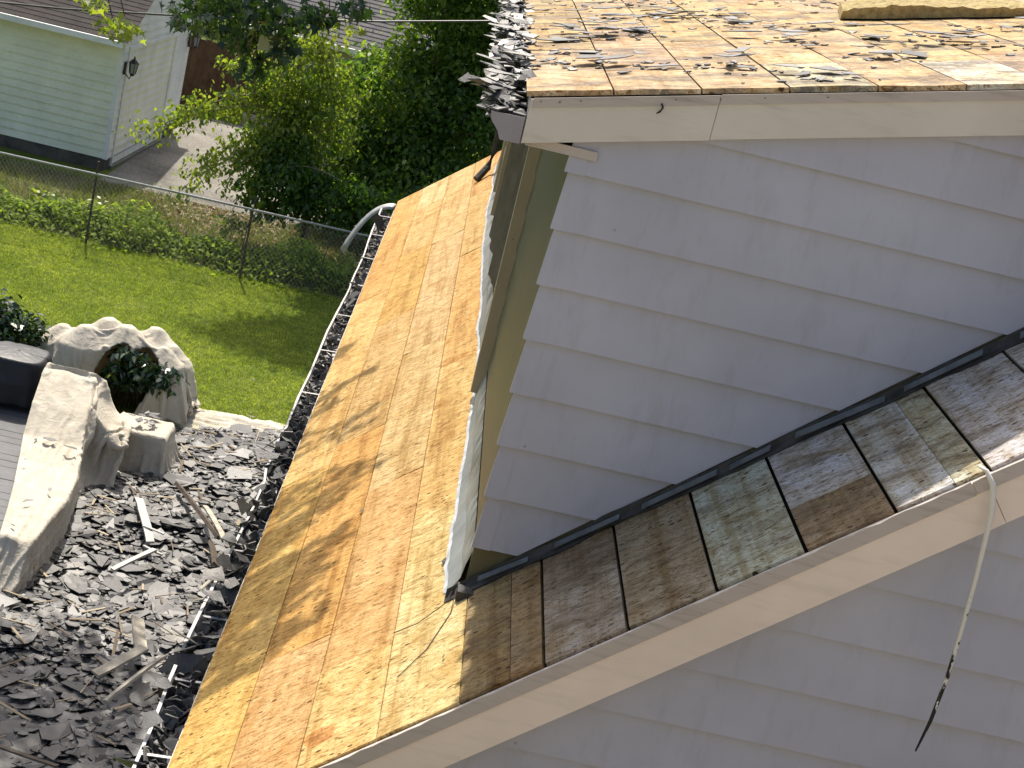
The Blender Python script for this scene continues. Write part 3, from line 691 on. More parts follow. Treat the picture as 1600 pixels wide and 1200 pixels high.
# under-heap so no lawn shows between the pieces
gx, gy = np.meshgrid(np.linspace(-3.7, -.4, 34), np.linspace(8.0, 17.9, 80))
keep = inside(gx.ravel(), gy.ravel(), HEAP).reshape(gx.shape)
EV = np.stack([gx, gy, GZ+hpile(gx, gy)-.025], -1).reshape(-1, 3).tolist(); EF = []
for i in range(79):
    for j in range(33):
        if keep[i, j] and keep[i+1, j+1] and keep[i+1, j] and keep[i, j+1]: a = i*34+j; EF.append([a, a+1, a+35, a+34])
bulk_shards('slate_rubble', np.stack([x, y, z], 1), Nn, S, M['slate'], 'heap of broken dark slate spread over the ground cloth by the eave', 31, base=(-1.8, 13, GZ), extra=(EV, EF))
n = 150
xs = gs.uniform(-3.2, -.8, n); ys_ = gs.uniform(9, 17.3, n); k_ = inside(xs, ys_, HEAP); mb = MB()
for px, py in zip(xs[k_], ys_[k_]):
    L_ = gs.uniform(.05, .16); th = gs.uniform(0, 3.14); d = np.array([math.cos(th), math.sin(th), gs.normal(0, .15)])*L_
    mb.obox((px, py, GZ+float(hpile(np.array(px), np.array(py)))+gs.uniform(.05, .085)), d, np.array([-d[1], d[0], 0])/L_*gs.uniform(.004, .014), (0, 0, .003))
tag(mb.make('wood_splinters', M['splinter'], base=(-1.9, 13, GZ)), 'pale wood splinters strewn through the slate heap', kind='stuff')
lab = 'larger piece of broken grey slate on top of the heap beside the eave'
i = 0
while i < 105:
    px, py = gs.uniform(-3.2, -.9), gs.uniform(9.2, 17.4)
    if not inside(np.array([px]), np.array([py]), HEAP)[0]: continue
    sz = gs.uniform(.26, .50)
    shard((px, py, GZ+float(hpile(np.array(px), np.array(py)))+gs.uniform(.035, .065)), (gs.normal(0, .10), gs.normal(-.06, .10), 1), gs.uniform(0, 6.3), sz, M['slate_one'], lab, 'large slate pieces on the heap', i, gs.uniform(.7, 1.2), .6)
    i += 1
# slate packed in the lower gutter
n = 1500
y = gs.uniform(4.8, 16.1, n); x = gs.uniform(-.655, -.555, n)
z = -3.30 + gs.uniform(-.02, .03, n)*(1+.8*np.clip(1-np.abs(y-8.2)/1.6, 0, 1)) - .012*(y > 9.6)
bulk_shards('gutter_slate_rubble', np.stack([x, y, z], 1), np.stack([gs.normal(0, .8, n), gs.normal(0, 1.0, n), np.abs(gs.normal(0.5, .5, n))+.1], 1), np.where(y > 9.6, gs.uniform(.03, .09, n), gs.uniform(.04, .13, n)), M['slate'], 'dark slate chips packed along the lower white gutter', 32, base=(-.6, 10, -3.3))
for i in range(38):
    py = gs.choice([gs.uniform(5.0, 9.2), gs.uniform(9, 16)], p=[.8, .2])
    nr_ = py < 9
    shard((gs.uniform(-.69, -.58) if nr_ else gs.uniform(-.66, -.57), py, -3.255+gs.uniform(-.02, .05)), (gs.normal(-.3 if nr_ else 0, .4 if nr_ else .8), gs.normal(0, .4 if nr_ else .7), .8), gs.uniform(0, 6.3), gs.uniform(.10, .24) if nr_ else gs.uniform(.09, .2), M['slate_one'], 'slate piece sticking up out of the lower white gutter', 'slate pieces in the lower gutter', i+3, 1, .5)
# dormer gutter: pale slate piled high, sticking out past the lip
n = 2200
y = 5.58+gs.random(n)**1.1*9.5; x = gs.uniform(.04, .19, n); z = -.73 + gs.uniform(0, .13, n)*np.clip((y-5.5)/.5, .25, 1)
bulk_shards('dormer_gutter_rubble', np.stack([x, y, z], 1), np.stack([gs.normal(-.05, .22, n), gs.normal(-.1, .25, n), np.ones(n)], 1), gs.uniform(.03, .12, n), M['slate_roof_bulk'], 'pale slate splinters heaped in the dormer gutter', 33, base=(.12, 9, -.75))
for i in range(64):
    py = 5.72 + gs.random()**1.5*6.5
    shard((gs.uniform(.0, .15), py, -.66+gs.uniform(-.04, .10)), (gs.normal(-.05, .2), gs.normal(-.1, .22), 1), gs.uniform(-.5, .5)+(math.pi if gs.random() < .5 else 0), gs.uniform(.09, .20), M['slate_roof'], 'pale slate sliver sticking out over the dormer gutter', 'slate slivers over the dormer gutter', i, gs.uniform(.35, .75), .6)
shard((-.035, 5.95, -.665), (-.5, -.5, .75), .2, .13, M['slate_roof'], 'white faced slate piece hanging furthest out over the near end of the dormer gutter', None, 4, .9, .5)
# dormer roof: loose slate left lying on the boards
CL = [(.45, 7.53, 7, .24), (.35, 7.75, 5, .2), (.62, 7.85, 7, .22), (.55, 8.75, 7, .26), (.85, 8.9, 4, .2), (1.1, 8.74, 4, .18), (1.23, 8.28, 4, .2), (1.46, 7.96, 3, .2), (.26, 6.86, 2, .16), (.36, 6.40, 4, .14), (.60, 6.34, 4, .15), (.9, 6.24, 5, .15), (1.08, 5.90, 3, .14), (1.20, 5.75, 2, .12), (1.76, 7.25, 6, .2), (1.95, 7.1, 4, .2), (1.52, 6.52, 3, .16), (1.3, 7.28, 4, .2), (1.27, 8.11, 4, .2), (2.26, 7.8, 4, .2), (.27, 9.7, 6, .3), (1.19, 9.9, 5, .3), (.81, 9.8, 6, .3), (1.69, 9.6, 5, .26), (2.4, 9.8, 5, .3), (2.2, 6.8, 3, .16), (.75, 10.4, 5, .3), (1.6, 10.4, 5, .3)]
i = 0
for cx, cy, cnt, sp in CL:
    for q in range(cnt):
        px, py = cx+gs.normal(0, sp*.5), cy+gs.normal(0, sp*.6)
        if i >= 86 or py < 5.62 or px < .2: continue
        shard((px, py, C1+TB*px+.012+.011*q), (-SB+gs.normal(0, .025), gs.normal(0, .03), CB), gs.uniform(0, 6.3), gs.uniform(.11, .30), M['slate_roof'], 'loose slate left lying on the golden dormer roof boards', 'loose slate on the dormer roof', i, gs.uniform(.5, 1), .5)
        i += 1
n = 420
cl = gs.integers(0, len(CL), n); cc = np.array([(a, b, d) for a, b, c_, d in CL])[cl]
x = cc[:, 0]+gs.normal(0, 1, n)*cc[:, 2]*.7; y = cc[:, 1]+gs.normal(0, 1, n)*cc[:, 2]*.9
k_ = (y > 5.6) & (x > .2); x, y = x[k_], y[k_]; n = len(x)
bulk_shards('roof_slate_rubble', np.stack([x, y, C1+TB*x+.006], 1), np.stack([-SB+gs.normal(0, .04, n), gs.normal(0, .05, n), np.full(n, CB)], 1), gs.uniform(.012, .07, n), M['slate_roof_bulk'], 'small slate crumbs scattered over the dormer roof boards', 34, base=(1.2, 8, -.4), th=.004)
# single bits on the lower roof
for (px, py, s_, lb) in ((.28, 5.95, .085, 'small grey slate chip on golden boards beside the flashing'), (-.09, 7.04, .07, 'dark slate splinter lying on the middle of the sunlit roof boards'), (.315, 5.07, .04, 'tiny dark oval slate chip near the rake on the pale boards')):
    shard((px, py, TA*px+C0+.012), (-SA, 0, CA), 2.9, s_, M['slate_one'], lb, None, 5, .6, .5)
for (px, py, s_, lb) in ((-2.25, 17.75, .16, 'slate piece fallen on grass just past the covered bush'), (-1.7, 17.95, .13, 'thin slate piece lying on lawn beyond the cloth edge'), (-1.0, 18.1, .18, 'pale slate piece on lawn nearest the roof edge'), (-1.9, 19.3, .1, 'small pale chip lying out in the sunlit lawn')):
    shard((px, py, GZ+.05), (gs.normal(0, .1), gs.normal(0, .1), 1), gs.uniform(0, 6), s_, M['slate_roof'], lb, None, 7, .8, .4)
# knot and split in the lower boards, loose wires by the flashing corner
def on_low(pts, d=.004): return [(x, y, TA*x+C0+d) for x, y in pts]
tag(MB().tube([(.335, 5.62, -2.44), (.30, 5.50, -2.49), (.22, 5.46, -2.57), (.14, 5.46, -2.63)], .0018, 5).make('loose_wire', M['rust']), 'thin loose wire curling left from the flashing corner', 'wire')
tag(MB().tube([(.335, 5.60, -2.44), (.325, 5.42, -2.483), (.26, 5.2, -2.538), (.18, 5.08, -2.603)], .0018, 5).make('loose_wire', M['rust']), 'longer loose wire trailing down the boards from the flashing corner', 'wire')

# ------------------------------------------------------------------ dangling strip, foam pad, bent metal strip, laths
m_, nt_ = newmat('peeling_white_paint')
v_ = objco(nt_, False)
zz = N(nt_, 'SeparateXYZ', {0: v_}, out=2)
wear = math_(nt_, 'ADD', math_(nt_, 'MULTIPLY', zz, -0.55), 0.66)     # more bare rubber towards the free end
nz = noise(nt_, vscale(nt_, v_, (60, 60, 26)), 1.0, 4, 0.7)
f_ = ramp(nt_, math_(nt_, 'SUBTRACT', nz, wear), [(0.0, 0.0), (0.02, 1.0)])
out(nt_, shader(nt_, mix(nt_, f_, (0.02, 0.018, 0.016), (0.70, 0.65, 0.57)), 0.6, 0.3, nz, 0.4, 0.003))
pts = [(1.735, 4.69, -1.300), (1.748, 4.655, -1.300), (1.775, 4.64, -1.335), (1.795, 4.635, -1.41), (1.805, 4.632, -1.51), (1.815, 4.63, -1.63), (1.825, 4.63, -1.80), (1.832, 4.63, -1.97), (1.828, 4.632, -2.13), (1.815, 4.635, -2.245)]
tag(MB().tube(pts, [.006, .007, .0095, .010, .0085, .0075, .007, .0065, .006, .003], 6).make('sealant_strip', m_, smooth=True), 'peeling white and black sealant strip dangling over the lower cream fascia', 'strip')

nx, ny = 40, 16; V = []; F = []
def pad(u, v, top):
    px = 1.70 + .93*u + .10*v; py = 8.44 + .62*v - .02*math.sin(u*9) - .05*math.sin(u*math.pi) + .018*fbm((u*9, v*6, 0))
    z = C1+TB*px + .008 + (.056 + .012*fbm((u*14, v*9, 2)) + .010*math.sin(u*6) - .015*(abs(2*u-1)**6))*top
    return (px, py - (.0 if top else -.012), z)
for top in (0, 1):
    for j in range(ny):
        for i_ in range(nx): V.append(pad(i_/(nx-1), j/(ny-1), top))
n = nx*ny
for j in range(ny-1):
    for i_ in range(nx-1):
        a = j*nx+i_; F += [(n+a, n+a+1, n+a+nx+1, n+a+nx), (a, a+nx, a+nx+1, a+1)]
for i_ in range(nx-1): F += [(i_, i_+1, n+i_+1, n+i_), ((ny-1)*nx+i_, n+(ny-1)*nx+i_, n+(ny-1)*nx+i_+1, (ny-1)*nx+i_+1)]
for j in range(ny-1): a = j*nx; b = a+nx; F += [(a, n+a, n+b, b), (a+nx-1, b+nx-1, n+b+nx-1, n+a+nx-1)]
tag(mk('foam_pad', V, F, M['foam'], smooth=False), 'flat ragged yellow foam pad lying on the dormer roof boards', 'foam pad')

P = bez((-.55, 16.25, -3.235), (-.80, 16.3, -3.24), (-.98, 16.3, -3.82), 12); V = []; F = []
for i_, p in enumerate(P):
    for q in (-1, 1): tt_ = i_/11; V.append((p[0]-q*.030*tt_+q*.004, p[1]+q*.035, p[2]+q*(.016+.008*(1-tt_)))); 
for i_ in range(11): F.append((2*i_, 2*i_+1, 2*i_+3, 2*i_+2))
o = mk('metal_strip', V, F, M['galv'], smooth=True); sm = o.modifiers.new('thickness', 'SOLIDIFY'); sm.thickness = .003
tag(o, 'bent galvanised drip strip curling off the far end of the lower eave', 'metal strip')

def plank(a, b, wd, th, mat, label, cat='wood strip', name='wood_strip', tilt=0.0):
    a, b = np.array(a, float), np.array(b, float); d = (b-a)/2; L = np.linalg.norm(d)
    s = np.cross(d/L, [0, 0, 1]); s /= np.linalg.norm(s); u = np.cross(s, d/L)
    s2 = s*math.cos(tilt)+u*math.sin(tilt); u2 = np.cross(s2, d/L)
    c_ = (a+b)/2; nseg = 7; V = []; F = []
    for i_ in range(nseg):
        t = -1+2*i_/(nseg-1); k1, k2 = 1+.16*fbm((t*3, a[0]*9, 1)), 1+.16*fbm((t*3, a[1]*9, 5))
        sag = .03*L*(1-t*t)*math.sin(a[0]*30)
        for ss, uu in ((-k1, -1), (k2, -1), (k2, 1), (-k1, 1)): V.append(c_+d*t*(1+.02*ss)+s2*wd/2*ss+u2*(th/2*uu+sag))
    for i_ in range(nseg-1):
        for j in range(4): F.append((4*i_+j, 4*i_+(j+1) % 4, 4*i_+4+(j+1) % 4, 4*i_+4+j))
    F += [(3, 2, 1, 0), tuple(4*(nseg-1)+j for j in range(4))]
    return tag(mk(name, V, F, mat), label, cat)
plank((-2.25, 14.4, -6.14), (-1.93, 13.45, -6.12), .075, .02, M['white_lath'], 'white painted board lying upright in the middle of the slate heap')
plank((-2.00, 15.0, -6.16), (-1.36, 13.55, -5.98), .05, .035, M['brown_lath'], 'long dark brown lath slanting across the slate heap from the covered box', tilt=.5)
plank((-1.62, 14.35, -6.05), (-1.30, 13.45, -5.94), .05, .02, M['lath'], 'pale bare lath lying on the long dark one')
plank((-1.40, 13.4, -5.98), (-1.26, 12.7, -5.85), .06, .025, M['brown_lath'], 'short dark wood end below the crossed laths', tilt=.7)
plank((-1.68, 11.75, -6.00), (-1.52, 11.15, -5.95), .10, .02, M['lath'], 'weathered grey board end standing in the shaded slate', tilt=.25)
plank((-1.76, 10.75, -6.0), (-1.50, 11.15, -5.92), .085, .02, M['lath'], 'short tan board piece lying across the shaded slate')
plank((-2.08, 12.62, -6.06), (-1.84, 13.15, -6.04), .045, .02, M['white_lath'], 'white lath pointing up to the right in the lit slate')
plank((-1.95, 13.22, -6.06), (-1.76, 13.10, -6.05), .022, .015, M['white_lath'], 'short white stick beside the end of the white board')
plank((-1.18, 13.95, -5.70), (-.84, 14.75, -5.30), .05, .02, M['white_lath'], 'white stick leaning out of the slate towards the gutter')
plank((-1.30, 12.25, -5.90), (-.98, 13.0, -5.55), .11, .01, M['lath'], 'grey triangular board leaning under the gutter edge', tilt=.8)
plank((-2.75, 9.9, -6.1), (-1.7, 9.55, -6.05), .09, .012, M['brown_lath'], 'dark bent strip along the bottom of the shaded heap', tilt=.4)
plank((-2.05, 13.72, -6.10), (-1.85, 13.62, -6.09), .025, .012, M['white_lath'], 'tiny white stick left of the white board')
plank((-1.60, 10.4, -6.0), (-1.33, 11.0, -5.88), .05, .02, M['lath'], 'grey splintered board low in the shade beside the gutter', tilt=.5)

# ------------------------------------------------------------------ canvas drop cloths
def cr_interp(A, n):
    A = np.asarray(A, float); m_ = len(A); t = np.linspace(0, m_-1, n); i_ = np.clip(t.astype(int), 0, m_-2); f = (t-i_)[:, None, None] if A.ndim == 3 else (t-i_)[:, None]
    P = lambda k: A[np.clip(k, 0, m_-1)]
    p0, p1, p2, p3 = P(i_-1), P(i_), P(i_+1), P(i_+2)
    return .5*((2*p1)+(-p0+p2)*f+(2*p0-5*p1+4*p2-p3)*f**2+(-p0+3*p1-3*p2+p3)*f**3)
def cloth(name, G, label, amp=.02, fr=5.0, drop=None, seed=0, mat=None, pl=12.0, closed=False, lw=1.0):
    ny, nx = G.shape[:2]
    du = np.gradient(G, axis=1); dv = np.gradient(G, axis=0); nn = np.cross(du, dv); nn /= np.linalg.norm(nn, axis=2)[..., None]+1e-9
    W = np.zeros((ny, nx))
    for j in range(ny):
        for i_ in range(nx):
            p = G[j, i_]
            u_, v_ = i_/(nx-1), j/(ny-1)
            r1 = (1-min(1, abs(fbm((u_*pl+.8*fbm((p[0]*2, p[1]*2, seed), 2), v_*1.6+seed, p[2]*.6), 2))*2.2))**2
            r2 = (1-min(1, abs(fbm((p[0]*fr*1.6+p[1]*fr*1.2, p[1]*fr*.5-p[0]*fr*.3, p[2]*fr*1.3+seed), 1))*3))**3
            r3 = (1-min(1, abs(fbm((p[0]*fr*1.1-p[1]*fr*2.2, p[1]*fr*.6, p[2]*fr*3+seed), 1))*3.5))**3
            lo_ = fbm((p[0]*1.7, p[1]*1.7, p[2]*1.7+seed), 2)
            W[j, i_] = amp*(.9*(r1-.3)*lw*(min(1, max(0, (v_-.3)*3)) if closed else 1) + .50*(r2-.15) + .35*(r3-.15) + .35*lo_)
    G = G + nn*W[..., None]
    F = []
    for j in range(ny-1):
        for i_ in range(nx-1):
            if drop is not None and drop(G[j, i_], G[j+1, i_+1], j, i_): continue
            a = j*nx+i_; F.append((a, a+1, a+nx+1, a+nx))
    o = mk(name, G.reshape(-1, 3), F, mat or M['canvas'], smooth=True)
    sm = o.modifiers.new('thickness', 'SOLIDIFY'); sm.thickness = .004
    return tag(o, label, 'drop cloth')
def lin_interp(A, n):
    t = np.linspace(0, len(A)-1, n); i_ = np.clip(t.astype(int), 0, len(A)-2); f = (t-i_).reshape((-1,)+(1,)*(A.ndim-1))
    return A[i_]*(1-f)+A[i_+1]*f
def drape(P0, collide, steps=150, iters=10, excess=1.03, exv=None, bend=.12, seed=0, pin=None, buckle=.0):
    """position based cloth: lets the sheet P0 fall on to the shapes that collide() pushes it out of"""
    g_ = np.random.default_rng(seed); X = P0 + g_.normal(0, .004, P0.shape); X[..., 2] += buckle*np.array([[fbm((p[0]*4, p[1]*4, seed), 2) for p in r_] for r_ in P0]); Vv = np.zeros_like(X); ny, nx = X.shape[:2]
    con = []
    exv = exv or excess
    def addc(sa, sb, k, e_): con.append((sa, sb, np.linalg.norm(P0[sa]-P0[sb], axis=-1)*e_, k))
    for p in (0, 1):
        n1 = (nx-1-p+1)//2; addc((slice(None), slice(p, p+2*n1-1, 2)), (slice(None), slice(p+1, p+2*n1, 2)), 1.0, excess)
        n1 = (ny-1-p+1)//2; addc((slice(p, p+2*n1-1, 2), slice(None)), (slice(p+1, p+2*n1, 2), slice(None)), 1.0, exv)
        n1 = (ny-1-p+1)//2; r0, r1 = slice(p, p+2*n1-1, 2), slice(p+1, p+2*n1, 2)
        addc((r0, slice(0, nx-1)), (r1, slice(1, nx)), .35, (excess+exv)/2); addc((r0, slice(1, nx)), (r1, slice(0, nx-1)), .35, (excess+exv)/2)
    for st in range(4):
        ia = np.arange(st, nx-2, 4); addc((slice(None), ia), (slice(None), ia+2), bend, excess)
        ja = np.arange(st, ny-2, 4); addc((ja, slice(None)), (ja+2, slice(None)), bend, exv)
    dt = 1/50; PX = None if pin is None else P0[pin].copy()
    for st in range(steps):
        Vv[..., 2] -= 9.8*dt; Vv *= .985
        Xn = X + Vv*dt
        for it in range(iters):
            for sa, sb, L0, k in con:
                d = Xn[sb]-Xn[sa]; l = np.linalg.norm(d, axis=-1)+1e-9
                c_ = d*(.5*k*(l-L0)/l)[..., None]
                Xn[sa] += c_; Xn[sb] -= c_
            if it % 3 == 2 or it == iters-1: Xn, hit = collide(Xn)
            if pin is not None: Xn[pin] = PX
        Vv = (Xn-X)/dt
        Vv[hit] *= .08
        X = Xn
    return X
def push_box(X, x0, x1, y0, y1, zt, sl=0.0, hit=None, r=.05):
    """push points out of a box whose top slopes by sl along y"""
    x, y, z = X[..., 0], X[..., 1], X[..., 2]
    top = zt + sl*(y-y0) if np.isscalar(sl) else zt
    dx = np.minimum(x-x0, x1-x); dy = np.minimum(y-y0, y1-y); dz = top-z
    m_ = (dx > 0) & (dy > 0) & (dz > 0)
    up = m_ & (dz <= np.minimum(dx, dy)*1.6+.015); sx = m_ & ~up & (dx <= dy); sy = m_ & ~up & ~sx
    X[..., 2] = np.where(up, top, z)
    X[..., 0] = np.where(sx, np.where(x-x0 < x1-x, x0, x1), x); X[..., 1] = np.where(sy, np.where(y-y0 < y1-y, y0, y1), y)
    return m_ if hit is None else hit | m_
def floor_(X, zf, hit):
    m_ = X[..., 2] < zf; X[..., 2] = np.maximum(X[..., 2], zf); return hit | m_
def dense(X, n, m_): return np.transpose(cr_interp(np.transpose(cr_interp(X, n), (1, 0, 2)), m_), (1, 0, 2))
# (a) over the deck furniture and down past the deck edge
py_ = np.array([11.7, 11.95, 12.15, 12.4, 12.9, 13.4, 14.0, 14.5, 14.9, 15.4, 15.7])
xr_ = np.array([-2.74, -2.74, -2.73, -2.72, -2.70, -2.69, -2.76, -2.86, -2.93, -3.05, -3.08])
hz_ = np.array([-6.40, -6.30, -6.12, -5.87, -5.85, -5.85, -5.85, -5.80, -5.62, -5.45, -5.42])
xl_ = np.array([-2.93, -2.93, -2.95, -2.99, -3.08, -3.18, -3.31, -3.42, -3.48, -3.54, -3.56])
def col_a(X):
    y = X[..., 1]; h = np.interp(y, py_, hz_); xr = np.interp(y, py_, xr_)
    dx = xr-X[..., 0]; dz = h-X[..., 2]; m_ = (dx > 0) & (dz > 0) & (y > 11.7) & (y < 15.55)
    up = m_ & (dz < dx*1.4+.02)
    X[..., 2] = np.where(up, h, X[..., 2]); X[..., 0] = np.where(m_ & ~up, xr, X[..., 0])
    f_ = np.clip((X[..., 0]-xr)/(-2.56-xr), 0, 1); hr = h + f_*(-5.84-h) - .05*np.sin(f_*3.14159)      # the sheet is stretched across to the box
    k_ = (X[..., 0] >= xr) & (X[..., 0] < -2.54) & (X[..., 2] < hr) & (y > 15.0); X[..., 2] = np.where(k_, hr, X[..., 2]); m_ |= k_
    m_ = push_box(X, -2.83, -2.24, 15.30, 15.86, -5.845, hit=m_)
    return X, floor_(X, GZ+.10, m_)
ny, nx = 92, 46; P0 = np.zeros((ny, nx, 3))
for j, y in enumerate(np.linspace(11.95, 15.50, ny)):
    xl, xr, h = np.interp(y, py_, xl_), np.interp(y, py_, xr_), np.interp(y, py_, hz_)
    hang = .40 + .10*math.sin(y*2.1) + .34*np.clip((y-14.1)/.7, 0, 1)
    for i_, u in enumerate(np.linspace(0, 1, nx)):
        x_ = xl + u*(xr-xl+hang); P0[j, i_] = (x_, y, h + (.012 if i_ == 0 else .04) - .5*max(0, x_-xr))
pn = np.zeros((ny, nx), bool); pn[:, 0] = True; pn[-1, :22] = True
Xa = drape(P0, col_a, 150, 10, 1.06, 1.03, .05, 3, pn, .04)
cloth('drop_cloth', dense(Xa, 160, 84), 'cream canvas cloth draped over the deck edge and steps with slate bits on it', .007, 8.0, seed=3, pl=7.0, lw=3.2)
# (b) over the bush, torn open at the front
HOLE = [(-3.36, -5.86), (-3.31, -5.70), (-3.22, -5.60), (-3.14, -5.56), (-3.02, -5.61), (-2.88, -5.59), (-2.74, -5.65), (-2.66, -5.74), (-2.76, -5.99), (-2.84, -6.20), (-2.92, -6.34), (-3.02, -6.41), (-3.13, -6.30), (-3.29, -6.12), (-3.37, -5.98)]
def col_b(X):
    h = np.full(X.shape[:2], GZ)
    for cx, cy, zt, r_ in ((-3.86, 17.42, -5.60, .10), (-3.58, 17.24, -5.49, .12), (-3.45, 17.80, -5.53, .14), (-3.16, 17.38, -5.44, .16), (-2.92, 17.80, -5.52, .12), (-2.71, 17.28, -5.55, .08), (-2.68, 17.68, -5.64, .08)):
        d_ = np.hypot(X[..., 0]-cx, X[..., 1]-cy)
        h = np.maximum(h, zt - .9*np.maximum(0, d_-r_*.5) - 3.0*np.maximum(0, d_-r_-.16))
    m_ = X[..., 2] < h
    X[..., 2] = np.maximum(X[..., 2], h)
    return X, floor_(X, GZ+.02, m_)
ny, nx = 92, 100; P0 = np.zeros((ny, nx, 3))
for j, v_ in enumerate(np.linspace(-1, 1, ny)):
    for i_, u in enumerate(np.linspace(-1, 1, nx)):
        P0[j, i_] = (-3.25+1.40*u, 17.56+1.30*v_, -5.16 - .10*max(abs(u), abs(v_)))
Xb = drape(P0, col_b, 150, 10, 1.05, None, .03, 9, None, .06)
uu, vv = np.meshgrid(np.linspace(-1, 1, 176), np.linspace(-1, 1, 160))
CUT = (np.abs(uu)**2.2+np.abs(vv)**2.2)**(1/2.2) > .93 + .03*np.sin(uu*17+vv*11)
def drop_hole(a_, b_, j=0, i_=0):
    if CUT[j, i_]: return True
    c_ = (np.array(a_)+np.array(b_))/2
    return c_[1] < 17.4 and inside(np.array([c_[0]]), np.array([c_[2]]), HOLE)[0]
cloth('drop_cloth', dense(Xb, 160, 176), 'cream canvas cloth thrown over a bush with a hole showing its leaves', .007, 9.0, drop_hole, seed=9, pl=20.0, lw=1.6)
# (c) over a box at the heap's edge
def col_c(X):
    m_ = push_box(X, -2.82, -2.23, 15.34, 15.86, -5.86)
    return X, floor_(X, GZ+.12, m_)
ny, nx = 64, 66; P0 = np.zeros((ny, nx, 3))
for j, v_ in enumerate(np.linspace(-1, 1, ny)):
    for i_, u in enumerate(np.linspace(-1, 1, nx)):
        P0[j, i_] = (-2.525+.80*u, 15.60+.74*v_, -5.83 - .10*max(abs(u), abs(v_)))
Xc = drape(P0, col_c, 110, 10, 1.06, None, .04, 14, None, .05)
cloth('drop_cloth', dense(Xc, 110, 116), 'tan canvas cloth over a low box with slate lying on top', .006, 9.0, seed=14, pl=14.0)
# (d) crumpled cloth on the ground under the heap
gx, gy = np.meshgrid(np.linspace(-2.9, -.55, 90), np.linspace(16.4, 17.95, 60)); G4 = np.zeros(gx.shape+(3,))
for j in range(60):
    for i_ in range(90):
        px, py = gx[j, i_], gy[j, i_]
        py2 = py + .10*fbm((px*2, 0, 1)) + .28*(px+2.4)*.35*(j/59)
        e_ = max(0, j/59-.55)/.45; G4[j, i_] = (px, py2, GZ+.012+.09*e_*(1-e_)*2.5*max(0, 1-abs(fbm((px*1.6, py*5, 7), 2))*2.5) + .10*e_*max(0, 1-abs(px+.9)/.3))
cloth('ground_cloth', G4, 'crumpled pale canvas ground cloth edging the slate heap by the lawn', .012, 6.0, seed=21)
# slate left on the cloths
for (px, py, pz, s_, lb) in ((-3.14, 14.42, -5.79, .19, 'dark slate lying at the foot of the sloping cloth'), (-2.93, 14.3, -5.77, .17, 'flat grey slate on the cloth step, right of the dark one'), (-3.28, 14.4, -5.81, .12, 'small grey slate at left end of the cloth step'), (-2.86, 13.35, -5.83, .13, 'pale slate halfway down the lit cloth'), (-2.96, 13.05, -5.83, .14, 'curved slate below the pale one on the lit cloth'), (-2.93, 12.55, -5.85, .08, 'small slate chip low on the cloth near the deck edge'), (-3.22, 13.85, -5.80, .06, 'tiny dark chip beside the deck on the lit cloth')):
    shard((px, py, pz+.03), (gs.normal(0, .1), gs.normal(-.1, .1), 1), gs.uniform(0, 6), s_, M['slate_one'], lb, None, int(px*-40), .7, .6)
for q in range(9):
    shard((-2.47+gs.normal(0, .08), 15.66+gs.normal(0, .08), -5.825+.011*q), (gs.normal(0, .12), gs.normal(0, .12), 1), gs.uniform(0, 6), gs.uniform(.12, .24), M['slate_one'], 'slate piece piled on top of the cloth covered box', 'slate pieces on the covered box', q, .8, .5)
# the covered bush itself, the shrub and the grill to its left
gb = np.random.default_rng(5)
t = empty('covered_bush', (-3.15, 17.5, GZ), 'dark glossy leaved bush showing through the hole in the canvas', 'bush')
tips = ellip_tips(gb, (-2.98, 17.08, -5.80), (.30, .17, .22), 80, .5)
tips = np.concatenate([tips, ellip_tips(gb, (-2.60, 17.0, -5.80), (.08, .10, .13), 18, .3)])
leaf_cloud('foliage', clumps(gb, tips, 9, .05, .8), .085, M['leaf_gloss'], t, OVAL, .5, .35, .5, 51)
mb = MB()
for q in range(9): mb.tube(bez((-3.1+.04*q-.15, 17.5, GZ), (-3.1+.03*q-.1, 17.4, -6.0), tips[q*6], 6), [.012, .011, .01, .008, .006, .004], 5)
mb.make('stems', M['bark'], t)
t = empty('shrub', (-4.3, 17.3, GZ), 'dark leafy shrub on the lawn left of the covered bush', 'shrub')
tips = np.concatenate([ellip_tips(gb, (-4.42, 17.3, -5.92), (.46, .42, .42), 210, .45), ellip_tips(gb, (-4.62, 17.2, -5.75), (.30, .3, .34), 60, .4)])
leaf_cloud('foliage', clumps(gb, tips, 14, .055, .8), .075, M['leaf_gloss'], t, OVAL, .3, .35, .5, 52)
mb = MB()
for q in range(10): mb.tube(bez((-4.4+gb.normal(0, .06), 17.3, GZ), (-4.4+gb.normal(0, .2), 17.3, -6.1), tips[q*9], 6), [.015, .013, .011, .009, .006, .004], 5)
mb.make('stems', M['bark'], t)
nu, nv = 60, 30; Gm = np.zeros((nv, nu, 3))
for j in range(nv):
    tt = j/(nv-1)
    for i_ in range(nu):
        th = 2*math.pi*i_/(nu-1); c_, s_ = math.cos(th), math.sin(th); sq = 1/((abs(c_)**4+abs(s_)**4)**.25)
        if tt < .35: rr = tt/.35*.8; zz_ = -5.39-.03*rr**2
        else: q = (tt-.35)/.65; rr = .8+.2*min(1, q*2.5)+.03*math.sin(th*11)*q; zz_ = -5.41-.05*min(1, q*4)-.385*q
        Gm[j, i_] = (-3.86+.36*rr*sq*c_, 15.62+.34*rr*sq*s_, zz_)
tag(cloth('covered_grill', Gm, 'x', .012, 6.0, seed=30, mat=M['black_cloth'], closed=True), 'grill under a sagging black vinyl cover on the deck', 'grill')
t = empty('planter_bench', (-5.2, 15.6, -5.85), 'low dark wooden bench along the back of the deck', 'bench')
MB().box(-6.6, -4.22, 15.3, 15.75, -5.56, -5.52).make('seat', M['deck'], t)
